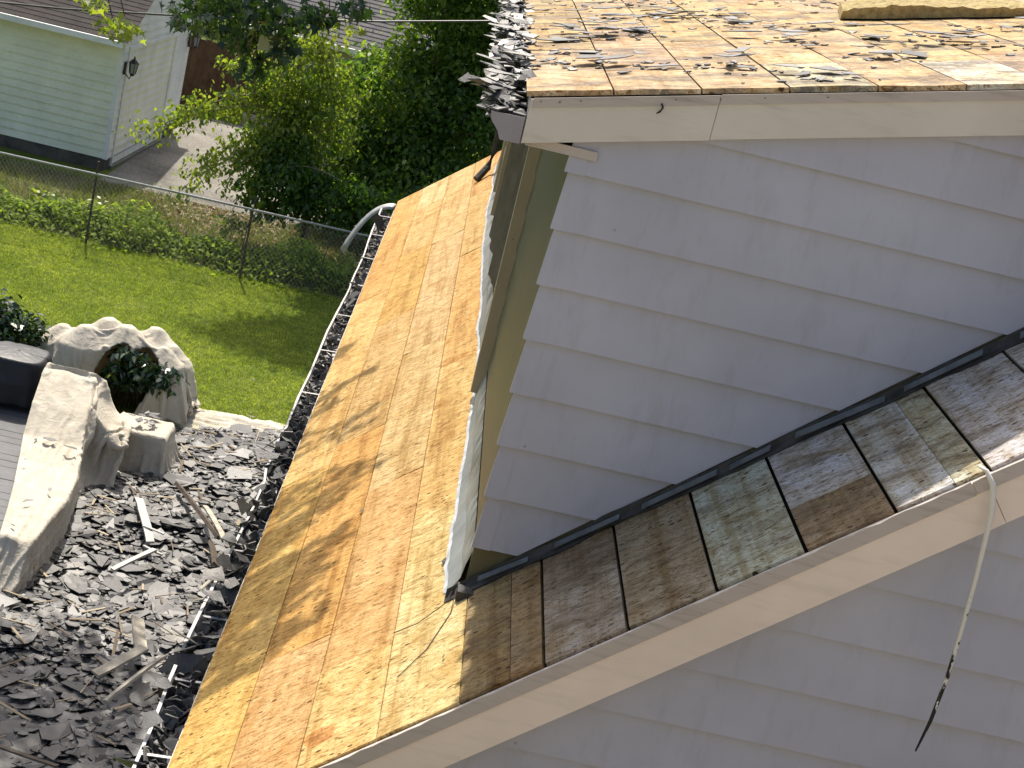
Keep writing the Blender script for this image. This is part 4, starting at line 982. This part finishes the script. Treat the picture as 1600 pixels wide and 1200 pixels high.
for x_ in (-6.4, -5.4, -4.4): MB().box(x_-.04, x_+.04, 15.32, 15.72, -5.848, -5.561).make('leg', M['brown_lath'], t)
MB().box(-6.6, -4.22, 15.73, 15.745, -5.84, -5.563).make('back_board', M['brown_lath'], t)
t = empty('deck', (-5, 14, GZ), 'low grey painted deck at the left edge, half in shade', 'deck')
for q in range(27):
    y0 = 12.2+.1425*q
    MB().box(-8.2, -3.02 - .0*q, y0, y0+.136, -5.935, -5.905+gb.uniform(-.002, .002)).make('deck_board', M['deck'], t)
mb = MB(); mb.box(-8.15, -3.06, 12.23, 16.0, -6.02, -5.937); mb.box(-8.15, -3.1, 12.28, 12.32, -6.4, -6.021); mb.box(-3.14, -3.1, 12.33, 16.0, -6.4, -6.021); mb.make('frame', M['brown_lath'], t)
for q in range(2): MB().box(-8.0, -3.16, 11.72+.15*q, 11.86+.15*q, -6.15, -6.12).make('step_board', M['deck'], t)
MB().box(-7.9, -3.2, 11.76, 11.98, -6.4, -6.151).make('step_riser', M['brown_lath'], t)

# ------------------------------------------------------------------ wire fence, ivy, stake
t = empty('wire_fence', (-4, 24.0, GZ), 'rusty chain link fence with pale top rail behind the lawn', 'fence')
MB().tube([(-10.5, 23.75, -5.30), (-6.6, 23.82, -5.30), (-3.9, 23.97, -5.31), (0.9, 24.02, -5.30)], .017, 7).make('rail', M['galv'], t)
for x_ in (-9.8, -5.205, -2.86, -.2): MB().tube([(x_, 24.02, GZ), (x_+.0, 24.0, -5.27 if x_ != -5.205 else -5.13)], .017, 7).make('post', M['rust'], t)
mb = MB(); sp = .066; z0, z1 = GZ+.05, -5.31; Hh = z1-z0
def wire(xa, za, xb, zb):
    w2 = .0011; mb.add([(xa-w2, 23.985, za), (xa+w2, 23.985, za), (xa, 23.981, za), (xb-w2, 23.985, zb), (xb+w2, 23.985, zb), (xb, 23.981, zb)], [(0, 1, 4, 3), (1, 2, 5, 4), (2, 0, 3, 5)])
xx = -9.0-Hh
while xx < -.1:
    for sgn in (1, -1):
        a, b = (xx, xx+Hh*.75) if sgn > 0 else (xx+Hh*.75, xx)
        wire(a, z0, b, z1)
    xx += sp
tag(mb.make('wire_mesh', M['galv'], t), kind='stuff')
n = 9500
x = gb.uniform(-9, -.6, n); y = 24.75+gb.normal(0, .32, n)+.12*np.sin(x*3); hmax = .44+.14*np.sin(x*2.3)+.10*np.sin(x*5.1)
z = GZ + np.abs(hmax)*gb.random(n)**.6*np.clip(1.1-np.abs(y-24.75)/.8, .15, 1)
tag(leaf_cloud('ivy', np.stack([x, y, z], 1), .085, M['ivy'], None, OVAL, .2, .4, 1.4, 61, base=(-4.5, 24.7, GZ)), 'low bank of ivy along the foot of the wire fence', kind='stuff')
n = 2600
x = gb.uniform(-5.4, .3, n); y = gb.uniform(25.2, 28.3, n)
tag(leaf_cloud('leaf_litter', np.stack([x, y, np.full(n, GZ+.03)], 1), .09, M['dry_leaf'], None, OVAL, .0, .4, 1.6, 62, base=(-2.5, 26.8, GZ)), 'dry fallen leaves on the soil before the driveway', kind='stuff')
for (x_, y_, h_, lb) in ((-5.35, 24.95, .45, 'pale upright weed growing by the fence, left of the leaning post'), (-6.15, 25.0, .40, 'pale weed at the left end of the ivy'), (-3.35, 25.7, .5, 'bright green weed in the dry leaves before the driveway'), (-2.15, 25.3, .5, 'bright sunlit weed clump under the tree beside the fence post'), (-1.35, 25.2, .45, 'bright weed clump nearest the roof end under the tree')):
    t = empty('weed', (x_, y_, GZ), lb, 'weed', 'weeds behind the wire fence')
    tp = np.array([(x_+gb.normal(0, .12), y_+gb.normal(0, .1), GZ+h_*gb.uniform(.3, 1)) for _ in range(22)])
    leaf_cloud('foliage', clumps(gb, tp, 7, .05, .8), .10, M['leaf_light'], t, OVAL, .2, .3, .8, int(900+h_*100+x_*-10))
    mb = MB()
    for q in range(5): mb.tube([(x_, y_, GZ), tp[q]], [.006, .003], 4)
    mb.make('stems', M['twig'], t)
# thin saplings standing behind the fence
for x_, y_, h_, lb in ((-2.98, 24.5, 1.35, 'bare thin sapling just left of the right fence post'), (-1.75, 24.6, 1.0, 'thin sapling in the undergrowth right of the fence post')):
    tag(MB().tube([(x_, y_, GZ), (x_+.03, y_, GZ+h_*.5), (x_+.10, y_+.02, GZ+h_)], [.014, .011, .004], 6).make('sapling', M['bark']), lb, 'sapling')

# ------------------------------------------------------------------ garage
t = gar = empty('garage', (-6.215, 29.21, GZ), 'white garage with greenish vinyl side wall, white door and brown shingle roof', 'garage', rz=R_(-2.0), local=True)
GE = .148; zs0 = .225; zt0 = 2.49; GW = 5.25; GL = 8.0; slope = .50
apex = zt0 + slope*GW/2
MB().box(-GL, -.02, .02, GW-.02, 0, zs0).make('foundation', M['block'], gar)
mb = MB(); mb.box(-GL, -.013, .013, GW-.013, zs0+.001, zt0); mb.make('wall_core', M['vinyl'], gar)
mk('gable_core', [(-.013, .013, zt0), (-.013, GW-.013, zt0), (-.013, GW/2, apex-.03), (-.12, .013, zt0), (-.12, GW-.013, zt0), (-.12, GW/2, apex-.03)], [(0, 1, 2), (5, 4, 3), (0, 3, 4, 1), (1, 4, 5, 2), (2, 5, 3, 0)], M['vinyl_white'], gar)
for k in range(16):
    zb = zs0+GE*k; zt_ = min(zb+GE+.006, zt0)
    if zt_-zb < .03: break
    lap([(-GL, zb), (-.07, zb), (-.07, zt_), (-GL, zt_)], zb, lambda a, z, o: (a, .012-o, z), 'siding_board', M['vinyl'], gar, .022, GE)
def face_px(a, z, o): return (-.012+o, a, z)
for k in range(34):
    zb = zs0+GE*k; zt_ = zb+GE+.006
    for lo_, hi_, zmin in ((.07, .34, 0), (4.05, GW-.07, 0), (.34, 4.05, 2.23)):
        if zb < zmin-.001 and zmin > 0: 
            if zt_ <= zmin: continue
        zq = max(zb, zmin) if zmin else zb
        p = [(lo_, zq), (hi_, zq), (hi_, zt_), (lo_, zt_)]
        p = clip(p, -slope, 1, zt0-.02); p = clip(p, slope, 1, zt0-.02+slope*GW)
        if len(p) >= 3 and zt_-zq > .02: lap(p, zb, face_px, 'siding_board', M['vinyl_white'], gar, .020, GE)
mb = MB(); mb.box(-.07, .012, -.006, .013, zs0-.01, zt0); mb.box(.0, .012, .0135, .07, zs0-.01, zt0); mb.make('corner_post', M['vinyl_white'], gar)
mb = MB(); mb.box(.0, .012, GW-.07, GW, zs0-.01, zt0); mb.make('corner_post', M['vinyl_white'], gar)
dr = MB().box(-.05, -.03, .42, 3.92, .06, 2.16).make('garage_door', M['door_white'], gar)
for k in range(14):
    zb = .06+.15*k
    lap([(.42, zb+.004), (3.92, zb+.004), (3.92, zb+.146), (.42, zb+.146)], zb, lambda a, z, o: (-.024+o, a, z), 'door_panel', M['door_white'], dr, .020, .15)
mb = MB(); mb.box(-.03, .022, .36, .42, .02, 2.23); mb.make('door_frame', M['vinyl_white'], gar)
MB().box(-.03, .022, 3.92, 4.04, .02, 2.23).make('door_frame', M['door_white'], gar)
MB().box(-.03, .024, .3605, 4.0395, 2.16, 2.228).make('door_frame', M['vinyl_white'], gar)
MB().box(-.03, .05, .3, 4.1, .0, .05).make('door_sill', M['concrete'], gar)
# roof in courses
for side in (0, 1):
    L = math.hypot(GW/2+.28, slope*(GW/2+.28)); d = np.array([0, (GW/2+.28)/L, slope*(GW/2+.28)/L]); 
    if side: d[1] *= -1
    o0 = np.array([0, -.28 if not side else GW+.28, zt0-slope*.28+.03]); nrm = np.array([0, -d[2], d[1]]) if not side else np.array([0, d[2], -d[1]])
    mb = MB(); 
    A = [o0+d*0-nrm*.05, o0+d*L-nrm*.05, o0+d*L, o0]; mb.prism([tuple(a+np.array([-GL, 0, 0])) for a in A], [tuple(a+np.array([.10, 0, 0])) for a in A])
    mb.make('roof', M['vinyl_white'], gar)
    k = 0
    while k*.143 < L-.02:
        s0, s1 = k*.143, min(k*.143+.17, L)
        q = [o0+d*s0+nrm*.012, o0+d*s1+nrm*.004, o0+d*s1+nrm*.001, o0+d*s0+nrm*.002]
        MB().prism([tuple(a+np.array([-GL, 0, 0])) for a in q], [tuple(a+np.array([.12, 0, 0])) for a in q]).make('shingle_course', M['shingle_brown'], gar); k += 1
MB().box(-GL, .05, -.36, -.275, zt0-.21, zt0-.11).make('gutter', M['vinyl_white'], gar)
MB().box(-GL, .02, -.27, .0, zt0-.125, zt0-.115).make('eave_soffit', M['vinyl_white'], gar)
def lantern(y_, z_):
    l = MB().box(.012, .03, y_-.05, y_+.05, z_-.10, z_+.12).make('wall_lamp', M['black_iron'], gar)
    MB().tube([(.03, y_, z_-.08), (.12, y_, z_-.16), (.16, y_, z_-.06)], .012, 6).make('bracket', M['black_iron'], l)
    mb = MB()
    for a, b, za, zb_ in ((.055, .08, z_-.05, z_+.13), (.10, .03, z_+.131, z_+.20), (.02, .012, z_+.201, z_+.25), (.03, .055, z_-.10, z_-.051)):
        A = [(.16+a*math.cos(q*math.pi/3), y_+a*math.sin(q*math.pi/3), za) for q in range(6)]; B_ = [(.16+b*math.cos(q*math.pi/3), y_+b*math.sin(q*math.pi/3), zb_) for q in range(6)]
        (mb if za != z_-.05 else MB()).prism(A, B_)
    mb.make('lamp_cap', M['black_iron'], l)
    A = [(.16+.05*math.cos(q*math.pi/3), y_+.05*math.sin(q*math.pi/3), z_-.05) for q in range(6)]; B_ = [(.16+.075*math.cos(q*math.pi/3), y_+.075*math.sin(q*math.pi/3), z_+.13) for q in range(6)]
    MB().prism(A, B_).make('lamp_glass', M['lamp_glass'], l)
    mb = MB()
    for q in range(6): mb.tube([(.16+.056*math.cos(q*math.pi/3), y_+.056*math.sin(q*math.pi/3), z_-.05), (.16+.082*math.cos(q*math.pi/3), y_+.082*math.sin(q*math.pi/3), z_+.13)], .007, 4)
    mb.make('lamp_bars', M['black_iron'], l)
lantern(.20, 1.86); lantern(GW-.15, 1.95)

# ------------------------------------------------------------------ brown picket fence, kerb wall, neighbour's house, far lawn
t = empty('picket_fence', (-5, 38, GZ), 'tall dark brown wooden fence to the right of the garage', 'fence')
for q in range(60):
    x_ = -8.6+.145*q; h_ = 1.62+gb.uniform(-.03, .03)
    MB().box(x_, x_+.142, 38.0+gb.uniform(-.006, .006), 38.02, GZ+.03, GZ+h_).make('picket', M['brown_fence'], t)
for z_ in (.35, 1.3): MB().box(-8.6, .1, 38.025, 38.06, GZ+z_, GZ+z_+.08).make('rail', M['brown_fence'], t)
tag(MB().box(-5.1, 6, 37.2, 37.45, GZ, GZ+.28).make('kerb_wall', M['concrete']), 'low concrete kerb wall at the back of the driveway', 'wall')
nb = empty('neighbour_house', (-1, 48, GZ), 'beige house with grey shingle roof behind the trees', 'house')
MB().box(-6.0, 12, 44.5, 54, GZ, -5.0).make('wall', M['beige'], nb)
for k in range(12):
    zb = -6.3+.11*k
    lap([(-6.0, zb), (12, zb), (12, zb+.115), (-6.0, zb+.115)], zb, lambda a, z, o: (a, 44.498-o, z), 'siding_board', M['beige'], nb, .012, .11)
MB().box(-4.95, -4.75, 44.45, 44.485, GZ, -5.02).make('corner_trim', M['vinyl_white'], nb)
MB().box(-6.5, 12.5, 43.86, 43.98, -5.0, -4.88).make('gutter', M['vinyl_white'], nb)
L = 7.0; d = np.array([0, .80, .60]); nrm = np.array([0, -.60, .80]); o0 = np.array([0, 43.99, -4.90])
k = 0
while k*.16 < L:
    q = [o0+d*(k*.16)+nrm*.02, o0+d*(k*.16+.19)+nrm*.004, o0+d*(k*.16+.19)-nrm*.02, o0+d*(k*.16)-nrm*.01]
    MB().prism([tuple(a+np.array([-6.5, 0, 0])) for a in q], [tuple(a+np.array([12.5, 0, 0])) for a in q]).make('shingle_course', M['shingle_grey'], nb); k += 1

# ------------------------------------------------------------------ trees
gt = np.random.default_rng(77)
def crown(t, ells, per, size, mats, spread, tmpl, droop, seed, trunk_pts, trunk_r, limb_r=.05, shell=.5, name='crown'):
    allt = []
    for c_, r_, n_ in ells: allt.append(ellip_tips(gt, c_, r_, n_, shell))
    tips = np.concatenate(allt)
    sel = gt.random(len(tips))
    for q, (mt, lo_, hi_) in enumerate(mats):
        s_ = tips[(sel >= lo_) & (sel < hi_)]
        leaf_cloud(name, clumps(gt, s_, per, spread, .55), size, mt, t, tmpl, droop, .4, .6, seed+q)
    mb = MB(); mb.tube(trunk_pts, trunk_r, 8)
    mb.make('trunk', M['bark'], t)
    mb = MB(); tp = np.array(trunk_pts)
    for c_, r_, n_ in ells:
        b0 = tp[max(1, int(np.argmin(np.abs(tp[:, 2]-(c_[2]-.3)))))]
        for q in range(3):
            e = np.array(c_)+gt.normal(0, .45, 3)*np.array(r_)
            mb.tube(bez(b0, (b0+e)/2+np.array([0, 0, .3]), e, 7), np.linspace(limb_r, limb_r*.25, 7), 5)
    mb.make('limbs', M['bark'], t)
t = empty('big_tree', (-.9, 30.5, GZ), 'large dense dark green tree behind the far end of the roof', 'tree')
crown(t, [((-1.3, 29.6, -4.2), (1.3, 1.2, 1.2), 330), ((-.1, 29.4, -4.3), (1.2, 1.2, 1.5), 330), ((-.25, 30.2, -2.3), (1.5, 1.4, 1.5), 430), ((.9, 30.6, -2.6), (1.3, 1.4, 1.8), 300),
          ((-.6, 30.5, .2), (1.8, 1.6, 1.5), 420), ((-1.7, 27.0, -.55), (1.0, 1.0, .7), 300), ((-2.7, 26.3, .25), (1.0, 1.0, .6), 280), ((-3.5, 26.4, .9), (.7, .6, .4), 70), ((-1.1, 25.9, -.5), (.8, .8, .5), 120), ((-1.9, 27.4, -1.25), (.85, .9, .6), 280), ((-1.2, 28.3, -.9), (1.1, .9, .7), 260), ((-1.8, 29.0, -5.2), (.9, 1.0, .8), 170), ((-.3, 28.3, -5.3), (1.1, 1.0, .8), 220), ((-.2, 30.8, 2.6), (1.6, 1.5, 1.3), 220)],
      34, .105, [(M['leaf_dark'], 0, .52), (M['leaf_mid'], .52, 1)], .20, OVAL, .55, 100, [(-.8, 30.5, GZ), (-.85, 30.5, -4.5), (-.7, 30.4, -2.2), (-.6, 30.5, .5)], [.22, .18, .15, .10])
t = empty('arching_shrub', (-2.3, 27.2, GZ), 'sunlit yellow green shrub with arching branches over the driveway', 'shrub')
mb = MB(); pts = []
br = [((-2.2, 27.2, -4.4), (-3.1, 26.6, -3.35), (-4.75, 26.0, -4.75)), ((-2.3, 27.2, -4.4), (-3.2, 26.4, -3.7), (-5.1, 25.9, -4.95)), ((-2.4, 27.2, -4.8), (-3.4, 26.6, -4.1), (-4.25, 25.9, -5.7)), ((-2.3, 27.2, -4.4), (-2.9, 26.8, -3.1), (-4.0, 26.6, -3.7)),
      ((-2.3, 27.2, -4.6), (-2.9, 26.4, -3.5), (-3.3, 26.0, -5.0)), ((-2.2, 27.2, -4.2), (-2.6, 26.8, -3.0), (-3.2, 26.8, -3.0)), ((-2.2, 27.2, -4.6), (-2.8, 26.2, -3.9), (-3.6, 25.8, -5.4)), ((-2.3, 27.1, -4.8), (-3.0, 26.2, -4.4), (-3.9, 25.7, -5.2)), ((-2.2, 27.3, -4.4), (-2.5, 27.0, -3.2), (-2.7, 27.0, -2.9)), ((-2.2, 27.2, -5), (-2.6, 26.3, -4.6), (-3.1, 25.8, -5.4)), ((-2.2, 27.2, -4.5), (-3.6, 26.6, -4.0), (-4.6, 26.2, -4.55))]
lt, md = [], []
for a, b, c_ in br:
    P = bez(a, b, c_, 14); mb.tube(P, np.linspace(.022, .006, 14), 5)
    for q in range(3, 14):
        for s_ in range(9):
            p = P[q]+gt.normal(0, 1, 3)*np.array([.20, .22, .17])*(1.05-.05*q); (lt if gt.random() < .82 else md).append(p)
mb.tube([(-2.3, 27.2, GZ), (-2.35, 27.2, -5.4), (-2.25, 27.2, -4.3)], [.07, .06, .04], 7)
mb.make('branches', M['twig'], t)
leaf_cloud('foliage', clumps(gt, np.array(lt), 6, .095, .7), .082, M['leaf_light'], t, OVAL, .75, .35, .5, 131)
leaf_cloud('foliage', clumps(gt, np.array(md), 6, .095, .7), .082, M['leaf_mid'], t, OVAL, .75, .35, .5, 132)
tips = np.concatenate([ellip_tips(gt, (-2.5, 26.9, -4.2), (.75, .6, .75), 130, .4), ellip_tips(gt, (-2.9, 26.6, -3.75), (.8, .5, .5), 90, .4)])
leaf_cloud('foliage', clumps(gt, tips[::2], 15, .13, .7), .082, M['leaf_light'], t, OVAL, .6, .35, .5, 134)
leaf_cloud('foliage', clumps(gt, tips[1::2], 15, .13, .7), .082, M['leaf_mid'], t, OVAL, .6, .35, .5, 133)
t = empty('understorey_bush', (-2.6, 26.7, GZ), 'shaded dark bush hanging over the wire fence under the big tree', 'bush')
crown(t, [((-2.75, 26.2, -5.3), (.62, .5, .55), 150), ((-1.9, 26.4, -5.4), (.7, .5, .45), 130), ((-2.9, 26.6, -4.8), (.5, .5, .5), 90), ((-1.2, 26.6, -5.45), (.6, .5, .4), 90)], 18, .095, [(M['leaf_dark'], 0, 1)], .13, OVAL, .7, 140, [(-2.3, 26.7, GZ), (-2.3, 26.7, -5.6), (-2.4, 26.6, -5.0)], [.05, .04, .03], .015)
mb = MB(); mb.tube(bez((-1.85, 26.2, -5.0), (-2.4, 26.0, -4.75), (-2.75, 25.9, -4.98), 9), np.linspace(.013, .004, 9), 5); mb.tube([(-2.25, 26.0, -4.86), (-2.32, 25.95, -4.72)], [.006, .002], 4); mb.tube([(-2.1, 26.05, -4.9), (-2.2, 26.0, -4.78)], [.006, .002], 4)
mb.make('dead_twig', M['twig'], t)
t = empty('far_tree', (2.2, 40, GZ), 'dark tree standing behind the big tree beside the neighbouring house', 'tree')
crown(t, [((1.0, 39, -2.5), (1.9, 1.5, 2.3), 330), ((2.6, 39.5, 0), (2.3, 1.6, 2.4), 330), ((.2, 39, .6), (1.8, 1.5, 2.0), 260)], 26, .16, [(M['leaf_dark'], 0, .8), (M['leaf_mid'], .8, 1)], .28, OVAL, .5, 150, [(1.8, 40, GZ), (1.8, 40, -3), (1.9, 40, 0)], [.22, .18, .12])
t = empty('garden_bush', (-6.9, 50, GZ), 'rounded green bush on the bright lawn past the brown fence', 'bush')
crown(t, [((-6.7, 52, -5.2), (1.6, 1.2, 1.3), 220), ((-8.6, 54, -4.8), (1.8, 1.2, 1.7), 220)], 18, .18, [(M['leaf_mid'], 0, 1)], .25, DIAM, .3, 160, [(-7.3, 52.5, GZ), (-7.3, 52.5, -5.4)], [.12, .09])

# maple: its trunk stands left of the picture, its limbs reach over the eave
t = empty('maple_tree', (-7.4, 14.2, GZ), 'silver maple reaching in from the upper left with dark drooping lobed leaves', 'tree')
mb = MB(); mb.tube([(-7.4, 14.2, GZ), (-7.35, 14.1, -3.5), (-7.2, 13.9, -1), (-6.9, 13.6, 1.6), (-6.7, 13.4, 4)], [.30, .25, .23, .19, .12], 9); mb.make('trunk', M['bark'], t)
lm = MB(); pts = []
spr = [((-1.35, 13.2, .58), (-1.14, 13.68, .74)), ((-1.36, 12.19, .56), (-.98, 12.45, .86)), ((-1.36, 11.49, .57), (-.74, 11.36, 1.07)), ((-1.36, 10.75, .58), (-.65, 10.53, 1.14)), ((-1.36, 10.36, .58), (-.81, 10.54, 1.02)),
       ((-1.36, 9.93, .58), (-.89, 10.2, .95)), ((-1.36, 9.43, .60), (-.87, 9.57, .96)), ((-1.36, 9.03, .61), (-.88, 9.15, .95)), ((-1.36, 8.7, .61), (-.89, 8.78, .95))]
hub = np.array((-2.6, 11.2, .9))
fine = []
for q, (a, b) in enumerate(spr):
    a, b = np.array(a), np.array(b); lm.tube(bez(hub+gt.normal(0, .2, 3), (hub+a)/2+np.array([0, 0, .25]), b, 9), np.linspace(.016, .003, 9), 5)
    for w_ in range((3, 4, 5, 5, 5, 7, 9, 10, 10)[q]):
        off = np.array([0, gt.uniform(-.20, .20), 0]); u1 = gt.uniform(.45, 1.06); e = a+off+(b-a)*u1
        lm.tube([a+off*.5-(b-a)*.15, a+off, e], [.006, .004, .002], 4)
        for s_ in range(int(gt.uniform(10, 20)*(1 if q < 5 else 1.7))):
            u = gt.random()**.85; p = a+off+(e-a-off)*u + gt.normal(0, 1, 3)*np.array([.03, .030, .02])*(1.15-.95*u); fine.append(p)
leaf_cloud('foliage', np.array(fine), .085, M['leaf_maple'], t, MAPLE, .15, .35, 1.2, 174)
lm.tube(bez((-7.0, 13.7, .8), (-4.6, 12.2, 1.9), hub, 12), np.linspace(.10, .035, 12), 7)
# denser canopy that throws the shade on the near part of the heap
for c_, r_, n_ in (((-3.5, 15.2, .55), (1.15, 1.5, .35), 2100), ((-4.6, 14.6, .9), (1.0, 1.2, .4), 700), ((-2.9, 14.0, .8), (.8, .8, .3), 800)):
    e = ellip_tips(gt, c_, r_, n_//5, .2); pts += list(clumps(gt, e, 5, .13, .4))
    for q in range(4): lm.tube(bez((-5.4, 13.2, 1.2), ((-5.4+c_[0])/2, 13.6, 1.5), e[q], 8), np.linspace(.035, .006, 8), 5)
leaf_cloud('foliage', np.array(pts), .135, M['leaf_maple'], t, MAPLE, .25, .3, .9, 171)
# drooping sprays in view along the top edge
vis = []
for c_, n_, sp in (((-1.94, 11.0, -1.22), 46, .085), ((-1.74, 11.0, -1.12), 26, .07), ((-1.56, 11.0, -1.10), 40, .08), ((-1.40, 11.0, -1.13), 40, .08), ((-1.58, 11.0, -1.32), 26, .07), ((-1.47, 11.05, -1.48), 20, .055), ((-1.31, 11.0, -1.33), 24, .06), ((-1.20, 11.0, -1.08), 30, .07), ((-1.06, 11.0, -1.02), 16, .06), ((-.90, 11.0, -.93), 18, .06), ((-1.72, 11.0, -1.28), 10, .05)):
    for s_ in range(int(n_*1.7)): vis.append(np.array(c_)+gt.normal(0, 1, 3)*np.array([sp, sp*1.5, sp*.8]))
    lm.tube(bez(np.array(c_)+np.array([-.6, .2, 1.2]), np.array(c_)+np.array([-.1, 0, .6]), np.array(c_)+np.array([0, 0, -.03]), 8), np.linspace(.012, .003, 8), 5)
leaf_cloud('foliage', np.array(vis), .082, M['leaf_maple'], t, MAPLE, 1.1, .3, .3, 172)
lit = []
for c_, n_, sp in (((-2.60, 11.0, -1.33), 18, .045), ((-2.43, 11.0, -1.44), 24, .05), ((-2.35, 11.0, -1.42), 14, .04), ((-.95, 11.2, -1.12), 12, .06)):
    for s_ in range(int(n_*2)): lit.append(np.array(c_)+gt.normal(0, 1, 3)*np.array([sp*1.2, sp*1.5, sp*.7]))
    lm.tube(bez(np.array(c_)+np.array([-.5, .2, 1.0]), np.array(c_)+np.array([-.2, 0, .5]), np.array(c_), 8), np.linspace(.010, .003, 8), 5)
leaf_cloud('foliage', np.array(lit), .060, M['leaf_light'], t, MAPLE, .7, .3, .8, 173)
lm.make('limbs', M['bark'], t)
# overhead line
P = [(-6.5, 19.9, -2.72), (-5.79, 20, -2.66), (-5.04, 20, -2.56), (-3.83, 20, -2.345), (-2.55, 20, -2.09), (-1.28, 20, -1.82), (-.12, 20, -1.54), (3, 20, -.7)]
tag(MB().tube(P, .013, 6).make('overhead_cable', M['cable'], smooth=True), 'dark overhead cable crossing the garden in front of the garage', 'cable')
